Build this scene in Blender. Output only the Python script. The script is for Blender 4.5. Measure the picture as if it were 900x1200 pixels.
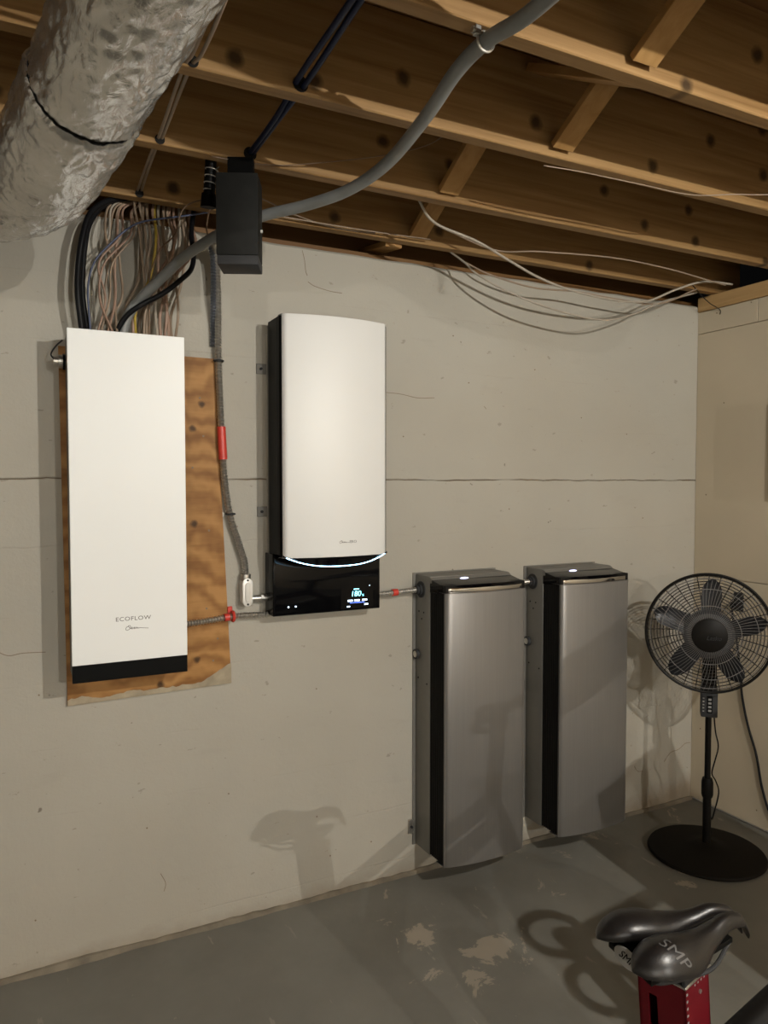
import bpy, bmesh, math, random
from mathutils import Vector, Matrix, noise

# ------------------------------------------------------------------ camera, world, exposure
for o in list(bpy.data.objects): bpy.data.objects.remove(o)
SC = bpy.context.scene
COL = SC.collection
cam_d = bpy.data.cameras.new('camera')
cam_d.sensor_fit = 'VERTICAL'; cam_d.sensor_height = 36.0; cam_d.sensor_width = 27.0
cam_d.lens = 870.0 / 1200.0 * 36.0
cam_d.clip_start = 0.02
cam = bpy.data.objects.new('camera', cam_d); COL.objects.link(cam)
cam.location = (0, -2.38, 1.45)
cam.rotation_euler = (math.radians(90 - 2.2), 0, math.radians(-26.6))
SC.camera = cam
W = bpy.data.worlds.new('world'); SC.world = W; W.use_nodes = True
W.node_tree.nodes['Background'].inputs[0].default_value = (0.01, 0.01, 0.01, 1)
W.node_tree.nodes['Background'].inputs[1].default_value = 0.2
vs = SC.view_settings
vs.view_transform = 'Standard'; vs.look = 'None'; vs.gamma = 1.0; vs.exposure = 0.0
vs.use_curve_mapping = False
LAMP_A = (1.35, -2.87, 2.165)      # bare bulbs screwed up under the joists
LAMP_B = (1.25, -6.62, 2.165)
FILL_LAMP_C = (-1.70, -7.0, 2.165)  # added rear bulb, only there as fill light
BULB_COLOR = (1.0, 0.975, 0.905)
BULB_A = 30500.0
BULB_B = 59000.0
FILL_BULB_C = 43000.0

# ------------------------------------------------------------------ room numbers
XR = 2.77            # right wall
XL = -3.2
YB = -8.7
HJ = 2.28            # underside of the joists
WT = 2.245           # top of the back wall
JS = 0.375           # joist spacing
J0 = -0.105          # front face of the joist by the wall

# ------------------------------------------------------------------ materials
MATS = {}
def nt(name):
    m = bpy.data.materials.new(name); m.use_nodes = True
    n = m.node_tree.nodes; l = m.node_tree.links
    return m, n, l, n['Principled BSDF']
def plain(name, col, rough=0.5, metal=0.0, emit=None, es=0.0, spec=None, coat=0.0, vary=0.06, vscale=30.0, bump=0.0, bscale=200.0):
    if name in MATS: return MATS[name]
    m, n, l, b = nt(name)
    tc = n.new('ShaderNodeTexCoord')
    nz = n.new('ShaderNodeTexNoise'); nz.inputs['Scale'].default_value = vscale; nz.inputs['Detail'].default_value = 4
    l.new(tc.outputs['Object'], nz.inputs['Vector'])
    rp = n.new('ShaderNodeValToRGB')
    c0 = [max(0, c * (1 - vary)) for c in col]; c1 = [min(1, c * (1 + vary)) for c in col]
    rp.color_ramp.elements[0].position = .3; rp.color_ramp.elements[1].position = .7
    rp.color_ramp.elements[0].color = (*c0, 1); rp.color_ramp.elements[1].color = (*c1, 1)
    l.new(nz.outputs['Fac'], rp.inputs['Fac']); l.new(rp.outputs['Color'], b.inputs['Base Color'])
    b.inputs['Roughness'].default_value = rough; b.inputs['Metallic'].default_value = metal
    if spec is not None: b.inputs['Specular IOR Level'].default_value = spec
    if coat: b.inputs['Coat Weight'].default_value = coat; b.inputs['Coat Roughness'].default_value = .05
    if emit: b.inputs['Emission Color'].default_value = (*emit, 1); b.inputs['Emission Strength'].default_value = es
    if bump:
        n2 = n.new('ShaderNodeTexNoise'); n2.inputs['Scale'].default_value = bscale; n2.inputs['Detail'].default_value = 3
        l.new(tc.outputs['Object'], n2.inputs['Vector'])
        bp = n.new('ShaderNodeBump'); bp.inputs['Strength'].default_value = bump; bp.inputs['Distance'].default_value = .002
        l.new(n2.outputs['Fac'], bp.inputs['Height']); l.new(bp.outputs['Normal'], b.inputs['Normal'])
    MATS[name] = m
    return m

def ramp(n, stops):
    r = n.new('ShaderNodeValToRGB'); e = r.color_ramp.elements
    while len(e) < len(stops): e.new(0.5)
    for i, (p, c) in enumerate(stops):
        e[i].position = p; e[i].color = (*c, 1) if len(c) == 3 else c
    return r
def mix(n, l, fac, a, b, mode='MIX'):
    x = n.new('ShaderNodeMix'); x.data_type = 'RGBA'; x.blend_type = mode
    for s, v in ((0, fac), (6, a), (7, b)):
        if hasattr(v, 'is_linked') or hasattr(v, 'links'): l.new(v, x.inputs[s])
        elif isinstance(v, (int, float)): x.inputs[s].default_value = v
        else: x.inputs[s].default_value = (*v, 1)
    return x.outputs[2]
def noise_node(n, l, vec, scale, detail=4, rough=.5, dist=0):
    z = n.new('ShaderNodeTexNoise'); z.inputs['Scale'].default_value = scale; z.inputs['Detail'].default_value = detail
    z.inputs['Roughness'].default_value = rough; z.inputs['Distortion'].default_value = dist
    l.new(vec, z.inputs['Vector']); return z.outputs['Fac']
def mapped(n, l, scale=(1, 1, 1), loc=(0, 0, 0), rot=(0, 0, 0)):
    tc = n.new('ShaderNodeTexCoord'); mp = n.new('ShaderNodeMapping')
    mp.inputs['Scale'].default_value = scale; mp.inputs['Location'].default_value = loc; mp.inputs['Rotation'].default_value = rot
    l.new(tc.outputs['Object'], mp.inputs['Vector']); return mp.outputs['Vector']
def math_node(n, l, op, a, b=None, clamp=False):
    x = n.new('ShaderNodeMath'); x.operation = op; x.use_clamp = clamp
    for i, v in enumerate((a, b)):
        if v is None: continue
        if isinstance(v, (int, float)): x.inputs[i].default_value = v
        else: l.new(v, x.inputs[i])
    return x.outputs[0]

def mat_wall():
    m, n, l, b = nt('painted_concrete')
    v = mapped(n, l)
    big = noise_node(n, l, v, 1.3, 3)
    r = ramp(n, [(.3, (.355, .332, .282)), (.7, (.405, .382, .328))]); l.new(big, r.inputs['Fac'])
    c = r.outputs['Color']
    sep = n.new('ShaderNodeSeparateXYZ'); l.new(v, sep.inputs[0])
    # scuffed grey smears
    sm = noise_node(n, l, mapped(n, l, (1.5, 1, 5)), 3.0, 5, .65)
    rs = ramp(n, [(.58, (0, 0, 0)), (.75, (1, 1, 1))]); l.new(sm, rs.inputs['Fac'])
    c = mix(n, l, math_node(n, l, 'MULTIPLY', rs.outputs['Color'], .22), c, (.29, .27, .225))
    wob = noise_node(n, l, mapped(n, l, (2, 1, 2)), 2.0, 3)
    zz = math_node(n, l, 'ADD', sep.outputs['Z'], math_node(n, l, 'MULTIPLY', math_node(n, l, 'SUBTRACT', wob, .5), .03))
    fr = math_node(n, l, 'FRACT', math_node(n, l, 'ADD', math_node(n, l, 'DIVIDE', math_node(n, l, 'SUBTRACT', zz, 1.463), .2), 10.5))
    d = math_node(n, l, 'ABSOLUTE', math_node(n, l, 'SUBTRACT', fr, .5))
    groove = math_node(n, l, 'MULTIPLY', math_node(n, l, 'SUBTRACT', .020, d), 50.0, True)
    gmask = noise_node(n, l, mapped(n, l, (1.2, 1, 3)), 2.2, 3)
    groove = math_node(n, l, 'MULTIPLY', groove, math_node(n, l, 'MULTIPLY', math_node(n, l, 'SUBTRACT', gmask, .47), 3.5, True))
    gfine = noise_node(n, l, mapped(n, l, (14, 1, 40)), 1.0, 4, .7)
    gcol = math_node(n, l, 'MULTIPLY', groove, math_node(n, l, 'MULTIPLY', math_node(n, l, 'SUBTRACT', gfine, .42), 4.0, True))
    c = mix(n, l, math_node(n, l, 'MULTIPLY', gcol, .30), c, (.20, .17, .13))
    warm = noise_node(n, l, mapped(n, l, (.7, 1, .9), (1.3, 0, .4)), 1.4, 3)
    rw = ramp(n, [(.45, (0, 0, 0)), (.7, (1, 1, 1))]); l.new(warm, rw.inputs['Fac'])
    c = mix(n, l, math_node(n, l, 'MULTIPLY', rw.outputs['Color'], .35), c, (.36, .315, .245))
    # tide mark of dirt rising from the slab
    dn = noise_node(n, l, mapped(n, l, (3, 1, 4)), 3.0, 6, .65)
    rgt = math_node(n, l, 'MULTIPLY', math_node(n, l, 'SUBTRACT', sep.outputs['X'], 2.15), .55, True)
    amp = math_node(n, l, 'ADD', math_node(n, l, 'MULTIPLY', dn, .10), math_node(n, l, 'MULTIPLY', rgt, .30))
    edge = math_node(n, l, 'SUBTRACT', amp, sep.outputs['Z'])
    df = math_node(n, l, 'MULTIPLY', edge, 11.0, True)
    c = mix(n, l, math_node(n, l, 'MULTIPLY', df, .6), c, (.19, .13, .07))
    # chips and pin holes
    sp = noise_node(n, l, v, 26, 2, .5)
    rc = ramp(n, [(.75, (0, 0, 0)), (.78, (1, 1, 1))]); l.new(sp, rc.inputs['Fac'])
    c = mix(n, l, math_node(n, l, 'MULTIPLY', rc.outputs['Color'], .75), c, (.10, .08, .06))
    # dark scraped specks low on the wall, drawn out along their own direction
    sp2 = noise_node(n, l, mapped(n, l, (9, 1, 17), (3.3, 0, 1.7), (0, .6, 0)), 2.3, 3, .6)
    rc2 = ramp(n, [(.675, (0, 0, 0)), (.71, (1, 1, 1))]); l.new(sp2, rc2.inputs['Fac'])
    c = mix(n, l, math_node(n, l, 'MULTIPLY', rc2.outputs['Color'], .45), c, (.17, .145, .11))
    l.new(c, b.inputs['Base Color'])
    b.inputs['Roughness'].default_value = .62
    b.inputs['Specular IOR Level'].default_value = .3
    # relief: roller texture, soft waves and faint block courses
    f1 = noise_node(n, l, v, 110, 4, .6)
    f2 = noise_node(n, l, v, 14, 4, .6)
    h = math_node(n, l, 'ADD', math_node(n, l, 'MULTIPLY', f1, .25), math_node(n, l, 'MULTIPLY', f2, .9))
    h = math_node(n, l, 'SUBTRACT', h, math_node(n, l, 'MULTIPLY', groove, .38))
    bp = n.new('ShaderNodeBump'); bp.inputs['Strength'].default_value = .55; bp.inputs['Distance'].default_value = .006
    l.new(h, bp.inputs['Height']); l.new(bp.outputs['Normal'], b.inputs['Normal'])
    return m
FLOOR_SHIFT = (-.05, .37, 0)
def mat_floor():
    m, n, l, b = nt('worn_grey_floor_paint')
    v = mapped(n, l)
    big = noise_node(n, l, v, 1.7, 5, .6)
    r = ramp(n, [(.3, (.150, .141, .119)), (.7, (.215, .206, .178))]); l.new(big, r.inputs['Fac']); c = r.outputs['Color']
    pt = noise_node(n, l, mapped(n, l, (1, 1, 1), FLOOR_SHIFT), 5.0, 8, .7, .6)
    pm = noise_node(n, l, mapped(n, l, (1, 1, 1), (4.1 + FLOOR_SHIFT[0], 2.2 + FLOOR_SHIFT[1], 0)), 1.6, 2)
    pk = math_node(n, l, 'ADD', pt, math_node(n, l, 'MULTIPLY', math_node(n, l, 'SUBTRACT', pm, .5), .35))
    rp = ramp(n, [(.640, (0, 0, 0)), (.662, (1, 1, 1))]); l.new(pk, rp.inputs['Fac'])
    c = mix(n, l, math_node(n, l, 'MULTIPLY', rp.outputs['Color'], .75), c, (.37, .32, .25))
    sc = noise_node(n, l, mapped(n, l, (22, 5, 1), rot=(0, 0, .7)), 1.0, 4, .6)
    rs = ramp(n, [(.67, (0, 0, 0)), (.71, (1, 1, 1))]); l.new(sc, rs.inputs['Fac'])
    c = mix(n, l, math_node(n, l, 'MULTIPLY', rs.outputs['Color'], .5), c, (.34, .31, .255))
    l.new(c, b.inputs['Base Color'])
    b.inputs['Roughness'].default_value = .55; b.inputs['Specular IOR Level'].default_value = .3
    bp = n.new('ShaderNodeBump'); bp.inputs['Strength'].default_value = .3; bp.inputs['Distance'].default_value = .004
    l.new(noise_node(n, l, v, 30, 5, .6), bp.inputs['Height']); l.new(bp.outputs['Normal'], b.inputs['Normal'])
    return m
def mat_wood(name, light, dark, knots=True, grain=(1.2, 30, 30), rough=.6, kscale=5.0, rings=False):
    m, n, l, b = nt(name)
    oi = n.new('ShaderNodeObjectInfo')
    tc = n.new('ShaderNodeTexCoord')
    off = n.new('ShaderNodeVectorMath'); off.operation = 'ADD'
    mul = n.new('ShaderNodeMath'); mul.operation = 'MULTIPLY'; mul.inputs[1].default_value = 37.0
    l.new(oi.outputs['Random'], mul.inputs[0])
    l.new(tc.outputs['Object'], off.inputs[0]); l.new(mul.outputs[0], off.inputs[1])
    mp = n.new('ShaderNodeMapping'); mp.inputs['Scale'].default_value = grain; l.new(off.outputs[0], mp.inputs['Vector'])
    g = noise_node(n, l, mp.outputs['Vector'], 1.0, 6, .6, .5)
    if rings:
        wv = n.new('ShaderNodeTexWave'); wv.wave_type = 'BANDS'; wv.bands_direction = 'Z'
        wv.inputs['Scale'].default_value = 3.2; wv.inputs['Distortion'].default_value = 14; wv.inputs['Detail'].default_value = 3
        wv.inputs['Detail Scale'].default_value = 1.1
        mp2 = n.new('ShaderNodeMapping'); mp2.inputs['Scale'].default_value = (1.7, 1, 1.2); l.new(off.outputs[0], mp2.inputs['Vector'])
        l.new(mp2.outputs['Vector'], wv.inputs['Vector'])
        g = math_node(n, l, 'ADD', math_node(n, l, 'MULTIPLY', g, .70), math_node(n, l, 'MULTIPLY', wv.outputs['Fac'], .36))
    r = ramp(n, [(.25, dark), (.75, light)]); l.new(g, r.inputs['Fac']); c = r.outputs['Color']
    if knots:
        sp = n.new('ShaderNodeSeparateXYZ'); l.new(off.outputs[0], sp.inputs[0])
        cb = n.new('ShaderNodeCombineXYZ'); l.new(sp.outputs['X'], cb.inputs[0]); l.new(sp.outputs['Z'], cb.inputs[1])
        vo = n.new('ShaderNodeTexVoronoi'); vo.voronoi_dimensions = '2D'; vo.inputs['Scale'].default_value = kscale
        wob = n.new('ShaderNodeVectorMath'); wob.operation = 'ADD'; l.new(cb.outputs[0], wob.inputs[0])
        wn = n.new('ShaderNodeTexNoise'); wn.inputs['Scale'].default_value = 40; l.new(cb.outputs[0], wn.inputs['Vector'])
        ws = n.new('ShaderNodeVectorMath'); ws.operation = 'SCALE'; ws.inputs['Scale'].default_value = .012; l.new(wn.outputs['Color'], ws.inputs[0])
        l.new(ws.outputs[0], wob.inputs[1]); l.new(wob.outputs[0], vo.inputs['Vector'])
        rk = ramp(n, [(.045, (1, 1, 1)), (.085, (.55, .55, .55)), (.12, (0, 0, 0))]); l.new(vo.outputs['Distance'], rk.inputs['Fac'])
        sc_ = n.new('ShaderNodeSeparateColor'); l.new(vo.outputs['Color'], sc_.inputs[0])
        gate = math_node(n, l, 'GREATER_THAN', sc_.outputs[0], .55)
        c = mix(n, l, math_node(n, l, 'MULTIPLY', math_node(n, l, 'MULTIPLY', rk.outputs['Color'], gate), .88), c, [x * .16 for x in dark])
    l.new(c, b.inputs['Base Color']); b.inputs['Roughness'].default_value = rough
    b.inputs['Specular IOR Level'].default_value = .3
    bp = n.new('ShaderNodeBump'); bp.inputs['Strength'].default_value = .25; bp.inputs['Distance'].default_value = .002
    l.new(g, bp.inputs['Height']); l.new(bp.outputs['Normal'], b.inputs['Normal'])
    return m
def mat_foil():
    m, n, l, b = nt('crinkled_foil')
    v = mapped(n, l)
    b.inputs['Metallic'].default_value = .88
    cn = noise_node(n, l, v, 9, 3)
    r = ramp(n, [(.3, (.47, .455, .43)), (.7, (.62, .605, .575))]); l.new(cn, r.inputs['Fac']); l.new(r.outputs['Color'], b.inputs['Base Color'])
    b.inputs['Roughness'].default_value = .25
    vo = n.new('ShaderNodeTexVoronoi'); vo.feature = 'SMOOTH_F1'; vo.inputs['Scale'].default_value = 26
    l.new(mapped(n, l, (1, .55, 1)), vo.inputs['Vector'])
    a = noise_node(n, l, mapped(n, l, (1, .35, 1)), 40, 5, .65, 1.2)
    h = math_node(n, l, 'ADD', math_node(n, l, 'MULTIPLY', vo.outputs['Distance'], .7), a)
    bp = n.new('ShaderNodeBump'); bp.inputs['Strength'].default_value = .45; bp.inputs['Distance'].default_value = .006
    l.new(h, bp.inputs['Height']); l.new(bp.outputs['Normal'], b.inputs['Normal'])
    return m
def mat_brushed(name, col, rough, metal):
    m, n, l, b = nt(name)
    v = mapped(n, l, (400, 400, 3))
    f = noise_node(n, l, v, 1.0, 2)
    r = ramp(n, [(.3, [c * .95 for c in col]), (.7, [c * 1.04 for c in col])]); l.new(f, r.inputs['Fac']); l.new(r.outputs['Color'], b.inputs['Base Color'])
    b.inputs['Metallic'].default_value = metal; b.inputs['Roughness'].default_value = rough
    return m

M_WALL = mat_wall(); M_FLOOR = mat_floor(); M_FOIL = mat_foil()
M_JOIST = mat_wood('joist_pine', (.38, .235, .100), (.165, .083, .025))
M_BRACE = mat_wood('bridging_pine', (.44, .26, .10), (.28, .145, .045), knots=False, grain=(30, 2, 30))
M_PLY = mat_wood('plywood_face', (.40, .205, .066), (.20, .086, .020), knots=True, grain=(4, 6, 34), kscale=9.0, rings=True)
M_SILL = mat_wood('sill_pine', (.48, .31, .14), (.32, .19, .075), knots=False, grain=(30, 2, 30))
M_SUB = mat_wood('subfloor_ply', (.20, .105, .036), (.13, .06, .02), knots=False)
M_DRY = plain('beige_board', (.50, .425, .31), .7, vary=.05, vscale=2.5, bump=.15, bscale=60)
M_PLAINWALL = plain('plain_wall_paint', (.70, .67, .61), .7, vary=.06, vscale=2)
M_WHITE = plain('white_enamel', (.80, .81, .80), .42, vary=.012, vscale=3)
M_BLACKTRIM = plain('black_satin_trim', (.003, .003, .003), .42, spec=.09)
M_GREYBODY = plain('grey_painted_metal', (.175, .166, .148), .45, .25, vary=.03)
M_BLACKFIN = plain('matt_black_fin', (.010, .009, .008), .6, spec=.12)
M_GLOSS = plain('gloss_black_glass', (.0025, .0025, .003), .07, spec=.16)
M_SILVER = mat_brushed('silver_cover', (.20, .19, .178), .40, .42)
M_COVERW = plain('pale_silver_cover', (.74, .735, .715), .55, .1, vary=.012, vscale=4, spec=.25)
M_CHROME = plain('mirror_lip', (.50, .485, .465), .07, 1.0, vary=.01)
M_GALV = plain('galvanised_steel', (.52, .50, .46), .33, .9, vary=.15, vscale=60)
M_FMC = plain('flex_conduit_steel', (.58, .555, .51), .30, .9, vary=.1, vscale=80)
M_RED = plain('red_sleeve', (.55, .045, .03), .4)
M_CASTWHITE = plain('pale_cast_alloy', (.68, .66, .62), .45, .3)
M_BOX = plain('black_plastic_box', (.012, .012, .011), .6, spec=.12, vary=.15)
M_CABLEGREY = plain('grey_cable_jacket', (.19, .195, .19), .45, vary=.12, vscale=14, bump=.3, bscale=40)
M_CABLEBLK = plain('black_cable_jacket', (.008, .008, .009), .42, spec=.12)
M_CABLEBLUE = plain('navy_cable_jacket', (.010, .016, .045), .42, spec=.12)
M_BLUEW = plain('blue_wire', (.055, .07, .13), .45)
M_BEIGE = plain('beige_cable_jacket', (.27, .20, .14), .5, vary=.1)
M_PINKB = plain('pinkish_cable_jacket', (.31, .20, .145), .5, vary=.1)
M_CREAM = plain('cream_cable_jacket', (.36, .315, .255), .5, vary=.08)
M_YELL = plain('yellow_cable_jacket', (.40, .28, .04), .5)
M_BROWNW = plain('brown_wire', (.16, .10, .06), .5)
M_DARKGREY = plain('dark_grey_plastic', (.035, .035, .036), .5, spec=.12)
M_FANBLK = plain('fan_black', (.008, .007, .006), .45, spec=.12)
M_FANBASE = plain('fan_base_black', (.010, .008, .006), .7, spec=.12)
M_GRILLE = plain('grille_wire', (.045, .04, .035), .28, .6)
M_GRILLEF = plain('grille_front_wire', (.20, .19, .18), .4, .1)
M_BLADE = plain('fan_blade_smoke', (.022, .023, .027), .3)
M_SADDLE = plain('saddle_leather', (.009, .0075, .007), .33, bump=.12, bscale=500)
M_REDFR = plain('red_frame_paint', (.095, .003, .007), .5, spec=.2)
M_INK = plain('grey_ink', (.10, .095, .09), .6)
M_INKP = plain('pale_ink', (.22, .21, .20), .5)
M_INKW = plain('white_mark', (.62, .60, .55), .5)
M_CRACK = plain('crack_brown', (.20, .15, .10), .9)  # dark brown of cracks, pin holes, nail and screw heads
M_DIRT = plain('cement_fillet', (.175, .148, .108), .85, vary=.3, vscale=14, bump=.8, bscale=60)
M_TV = plain('tv_black', (.008, .008, .009), .3)
M_PORC = plain('porcelain', (.75, .73, .68), .3)
M_BULB = plain('bulb_glow', (.9, .85, .75), .4, emit=BULB_COLOR, es=BULB_A)
M_BULB2 = plain('bulb_glow_far', (.9, .85, .75), .4, emit=BULB_COLOR, es=BULB_B)
M_FILL_BULB = plain('bulb_glow_fill', (.9, .85, .75), .4, emit=BULB_COLOR, es=FILL_BULB_C)
M_LEDW = plain('led_blue_white', (.6, .75, .9), .4, emit=(.38, .72, 1.0), es=9.0)
M_LEDC = plain('led_cool_white', (.8, .8, .9), .4, emit=(.62, .64, 1.0), es=2.6)
M_SCRC = plain('screen_cyan', (.3, .8, .9), .4, emit=(.22, .85, 1.0), es=4.0)
M_SCRB = plain('screen_blue', (.1, .2, .7), .4, emit=(.07, .13, .75), es=2.0)
M_SCRW = plain('screen_white', (.7, .8, .9), .4, emit=(.6, .8, 1.0), es=3.0)

# ------------------------------------------------------------------ mesh helpers
def ob(name, bm, mat, parent=None, smooth=False, loc=None):
    me = bpy.data.meshes.new(name); bm.normal_update(); bm.to_mesh(me); bm.free()
    me.materials.append(mat)
    if smooth:
        me.polygons.foreach_set('use_smooth', [True] * len(me.polygons))
    o = bpy.data.objects.new(name, me); COL.objects.link(o)
    if parent: o.parent = parent
    if loc: o.location = loc
    return o
def auto(o, ang=35):
    me = o.data
    me.polygons.foreach_set('use_smooth', [True] * len(me.polygons))
    try: me.set_sharp_from_angle(angle=math.radians(ang))
    except Exception: pass
    return o
def tag(o, label, cat, group=None):
    o['label'] = label; o['category'] = cat
    if group: o['group'] = group
    return o
def empty(name, loc, label, cat, group=None, rotz=0):
    e = bpy.data.objects.new(name, None); e.location = loc; e.rotation_euler = (0, 0, rotz); e.empty_display_size = .05
    COL.objects.link(e); return tag(e, label, cat, group)
def struct(o): o['kind'] = 'structure'; return o
def part(name, bm, mat, parent, smooth=None, ang=35):
    """mesh given in world coordinates, parented without moving"""
    o = ob(name, bm, mat)
    if smooth: auto(o, ang)
    o.parent = parent
    root = parent; M = Matrix.Identity(4); chain = []
    while root is not None: chain.append(root); root = root.parent
    for c in reversed(chain): M = M @ Matrix.LocRotScale(c.location, c.rotation_euler, c.scale)
    o.data.transform(M.inverted())
    return o
def at_origin(o, p):
    """put a single mesh's origin at p without moving it"""
    o.data.transform(Matrix.Translation(-Vector(p))); o.location = p; return o

def box(bm, lo, hi, bev=0.0, seg=1, mat4=None):
    t = bmesh.new(); bmesh.ops.create_cube(t, size=1)
    s = [hi[i] - lo[i] for i in range(3)]; c = [(hi[i] + lo[i]) / 2 for i in range(3)]
    for v in t.verts: v.co = Vector([v.co[i] * s[i] + c[i] for i in range(3)])
    if bev: bmesh.ops.bevel(t, geom=t.edges[:], offset=bev, segments=seg, affect='EDGES', profile=.5)
    if mat4: bmesh.ops.transform(t, matrix=mat4, verts=t.verts)
    merge(bm, t); return bm
def merge(bm, t):
    me = bpy.data.meshes.new('tmp'); t.to_mesh(me); t.free(); bm.from_mesh(me); bpy.data.meshes.remove(me)
def B(lo, hi, bev=0.0, seg=1, mat4=None): return box(bmesh.new(), lo, hi, bev, seg, mat4)
def prism(prof, z0, z1, bev=0.0, seg=2):
    """extrude a plan outline (x, y) from z0 to z1"""
    bm = bmesh.new()
    a = [bm.verts.new((x, y, z0)) for x, y in prof]; b = [bm.verts.new((x, y, z1)) for x, y in prof]
    n = len(prof)
    f0 = bm.faces.new(a[::-1]); f1 = bm.faces.new(b)
    for i in range(n): bm.faces.new((a[i], a[(i + 1) % n], b[(i + 1) % n], b[i]))
    bmesh.ops.recalc_face_normals(bm, faces=bm.faces)
    if bev:
        es = list({e for f in (f0, f1) for e in f.edges})
        bmesh.ops.bevel(bm, geom=es, offset=bev, segments=seg, affect='EDGES', profile=.5)
    return bm
def cr(pts, n=8):
    """Catmull-Rom through the points"""
    P = [Vector(p) for p in pts]; Q = [P[0] * 2 - P[1]] + P + [P[-1] * 2 - P[-2]]; out = []
    for i in range(1, len(Q) - 2):
        for k in range(n):
            t = k / n
            out.append(.5 * ((2 * Q[i]) + (Q[i + 1] - Q[i - 1]) * t + (2 * Q[i - 1] - 5 * Q[i] + 4 * Q[i + 1] - Q[i + 2]) * t * t + (3 * Q[i] - Q[i - 1] - 3 * Q[i + 1] + Q[i + 2]) * t ** 3))
    out.append(P[-1]); return out
def resample(pts, step):
    out = [pts[0]]; acc = 0
    for a, b in zip(pts, pts[1:]):
        d = (b - a).length
        if d < 1e-9: continue
        t = step - acc
        while t <= d: out.append(a.lerp(b, t / d)); t += step
        acc = d - (t - step)
    out.append(pts[-1]); return out
def sweep(bm, pts, rad, n=8, cap=True, flat=None, closed=False):
    """tube along points; rad is a number or a function(i, angle)"""
    N = len(pts); rings = []
    T = []
    for i in range(N):
        a = pts[(i - 1) % N] if closed else pts[max(i - 1, 0)]; b = pts[(i + 1) % N] if closed else pts[min(i + 1, N - 1)]
        t = (b - a); T.append(t.normalized() if t.length > 1e-9 else Vector((0, 0, 1)))
    up = Vector((0, 0, 1)) if abs(T[0].z) < .9 else Vector((0, 1, 0))
    u = (up - T[0] * up.dot(T[0])).normalized()
    for i in range(N):
        u = (u - T[i] * u.dot(T[i])).normalized(); w = T[i].cross(u)
        ring = []
        for k in range(n):
            a = 2 * math.pi * k / n
            r = rad(i, a) if callable(rad) else rad
            ring.append(bm.verts.new(pts[i] + u * (math.cos(a) * r * (flat or 1)) + w * (math.sin(a) * r)))
        rings.append(ring)
    for i in range(N if closed else N - 1):
        A = rings[i]; C = rings[(i + 1) % N]
        for k in range(n): bm.faces.new((A[k], A[(k + 1) % n], C[(k + 1) % n], C[k]))
    if cap and not closed:
        bm.faces.new(rings[0][::-1]); bm.faces.new(rings[-1])
    return bm
def tube(pts, r, n=8, sm=8, flat=None): return sweep(bmesh.new(), cr(pts, sm), r, n, flat=flat)
def flexpipe(pts, r, pitch=.0092, n=12, depth=.0028):
    p = resample(cr(pts, 12), pitch / 4)
    return sweep(bmesh.new(), p, lambda i, a: r - depth * (0, .55, 1, .55)[i % 4], n)
def cyl(bm, p, q, r0, r1=None, n=24, cap=True):
    p, q = Vector(p), Vector(q); r1 = r0 if r1 is None else r1
    return sweep(bm, [p, q], lambda i, a: (r0, r1)[i], n, cap)
def lathe(bm, prof, o=(0, 0, 0), axis='Z', n=32, M=None):
    """profile [(radius, height)] turned round an axis"""
    R = []
    for r, h in prof:
        ring = []
        for k in range(n):
            a = 2 * math.pi * k / n
            v = Vector((math.cos(a) * r, math.sin(a) * r, h))
            if M: v = M @ v
            ring.append(bm.verts.new(v + Vector(o)))
        R.append(ring)
    for A, C in zip(R, R[1:]):
        for k in range(n): bm.faces.new((A[k], A[(k + 1) % n], C[(k + 1) % n], C[k]))
    if prof[0][0] > 1e-6: bm.faces.new(R[0][::-1])
    if prof[-1][0] > 1e-6: bm.faces.new(R[-1])
    return bm
def text_bm(s, size, M, extrude=.0003, shear=0, xscale=1.0, spacing=1.0):
    cu = bpy.data.curves.new('t', 'FONT'); cu.body = s; cu.size = size; cu.extrude = extrude; cu.shear = shear
    cu.align_x = 'CENTER'; cu.align_y = 'CENTER'; cu.space_character = spacing; cu.resolution_u = 3
    o = bpy.data.objects.new('t', cu); COL.objects.link(o)
    bpy.context.view_layer.update()
    dg = bpy.context.evaluated_depsgraph_get()
    me = bpy.data.meshes.new_from_object(o.evaluated_get(dg))
    bm = bmesh.new(); bm.from_mesh(me)
    bpy.data.objects.remove(o); bpy.data.curves.remove(cu); bpy.data.meshes.remove(me)
    for v in bm.verts: v.co.x *= xscale
    bmesh.ops.transform(bm, matrix=M, verts=bm.verts)
    return bm
def face_front(x, y, z):      # text standing on a surface that looks towards -y
    return Matrix.Translation((x, y, z)) @ Matrix.Rotation(math.radians(90), 4, 'X')

# ------------------------------------------------------------------ structure: floor, walls
bm = bmesh.new(); box(bm, (XL - .2, YB - .2, -.12), (XR + .2, .2, 0))
struct(ob('floor', bm, M_FLOOR))

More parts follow.
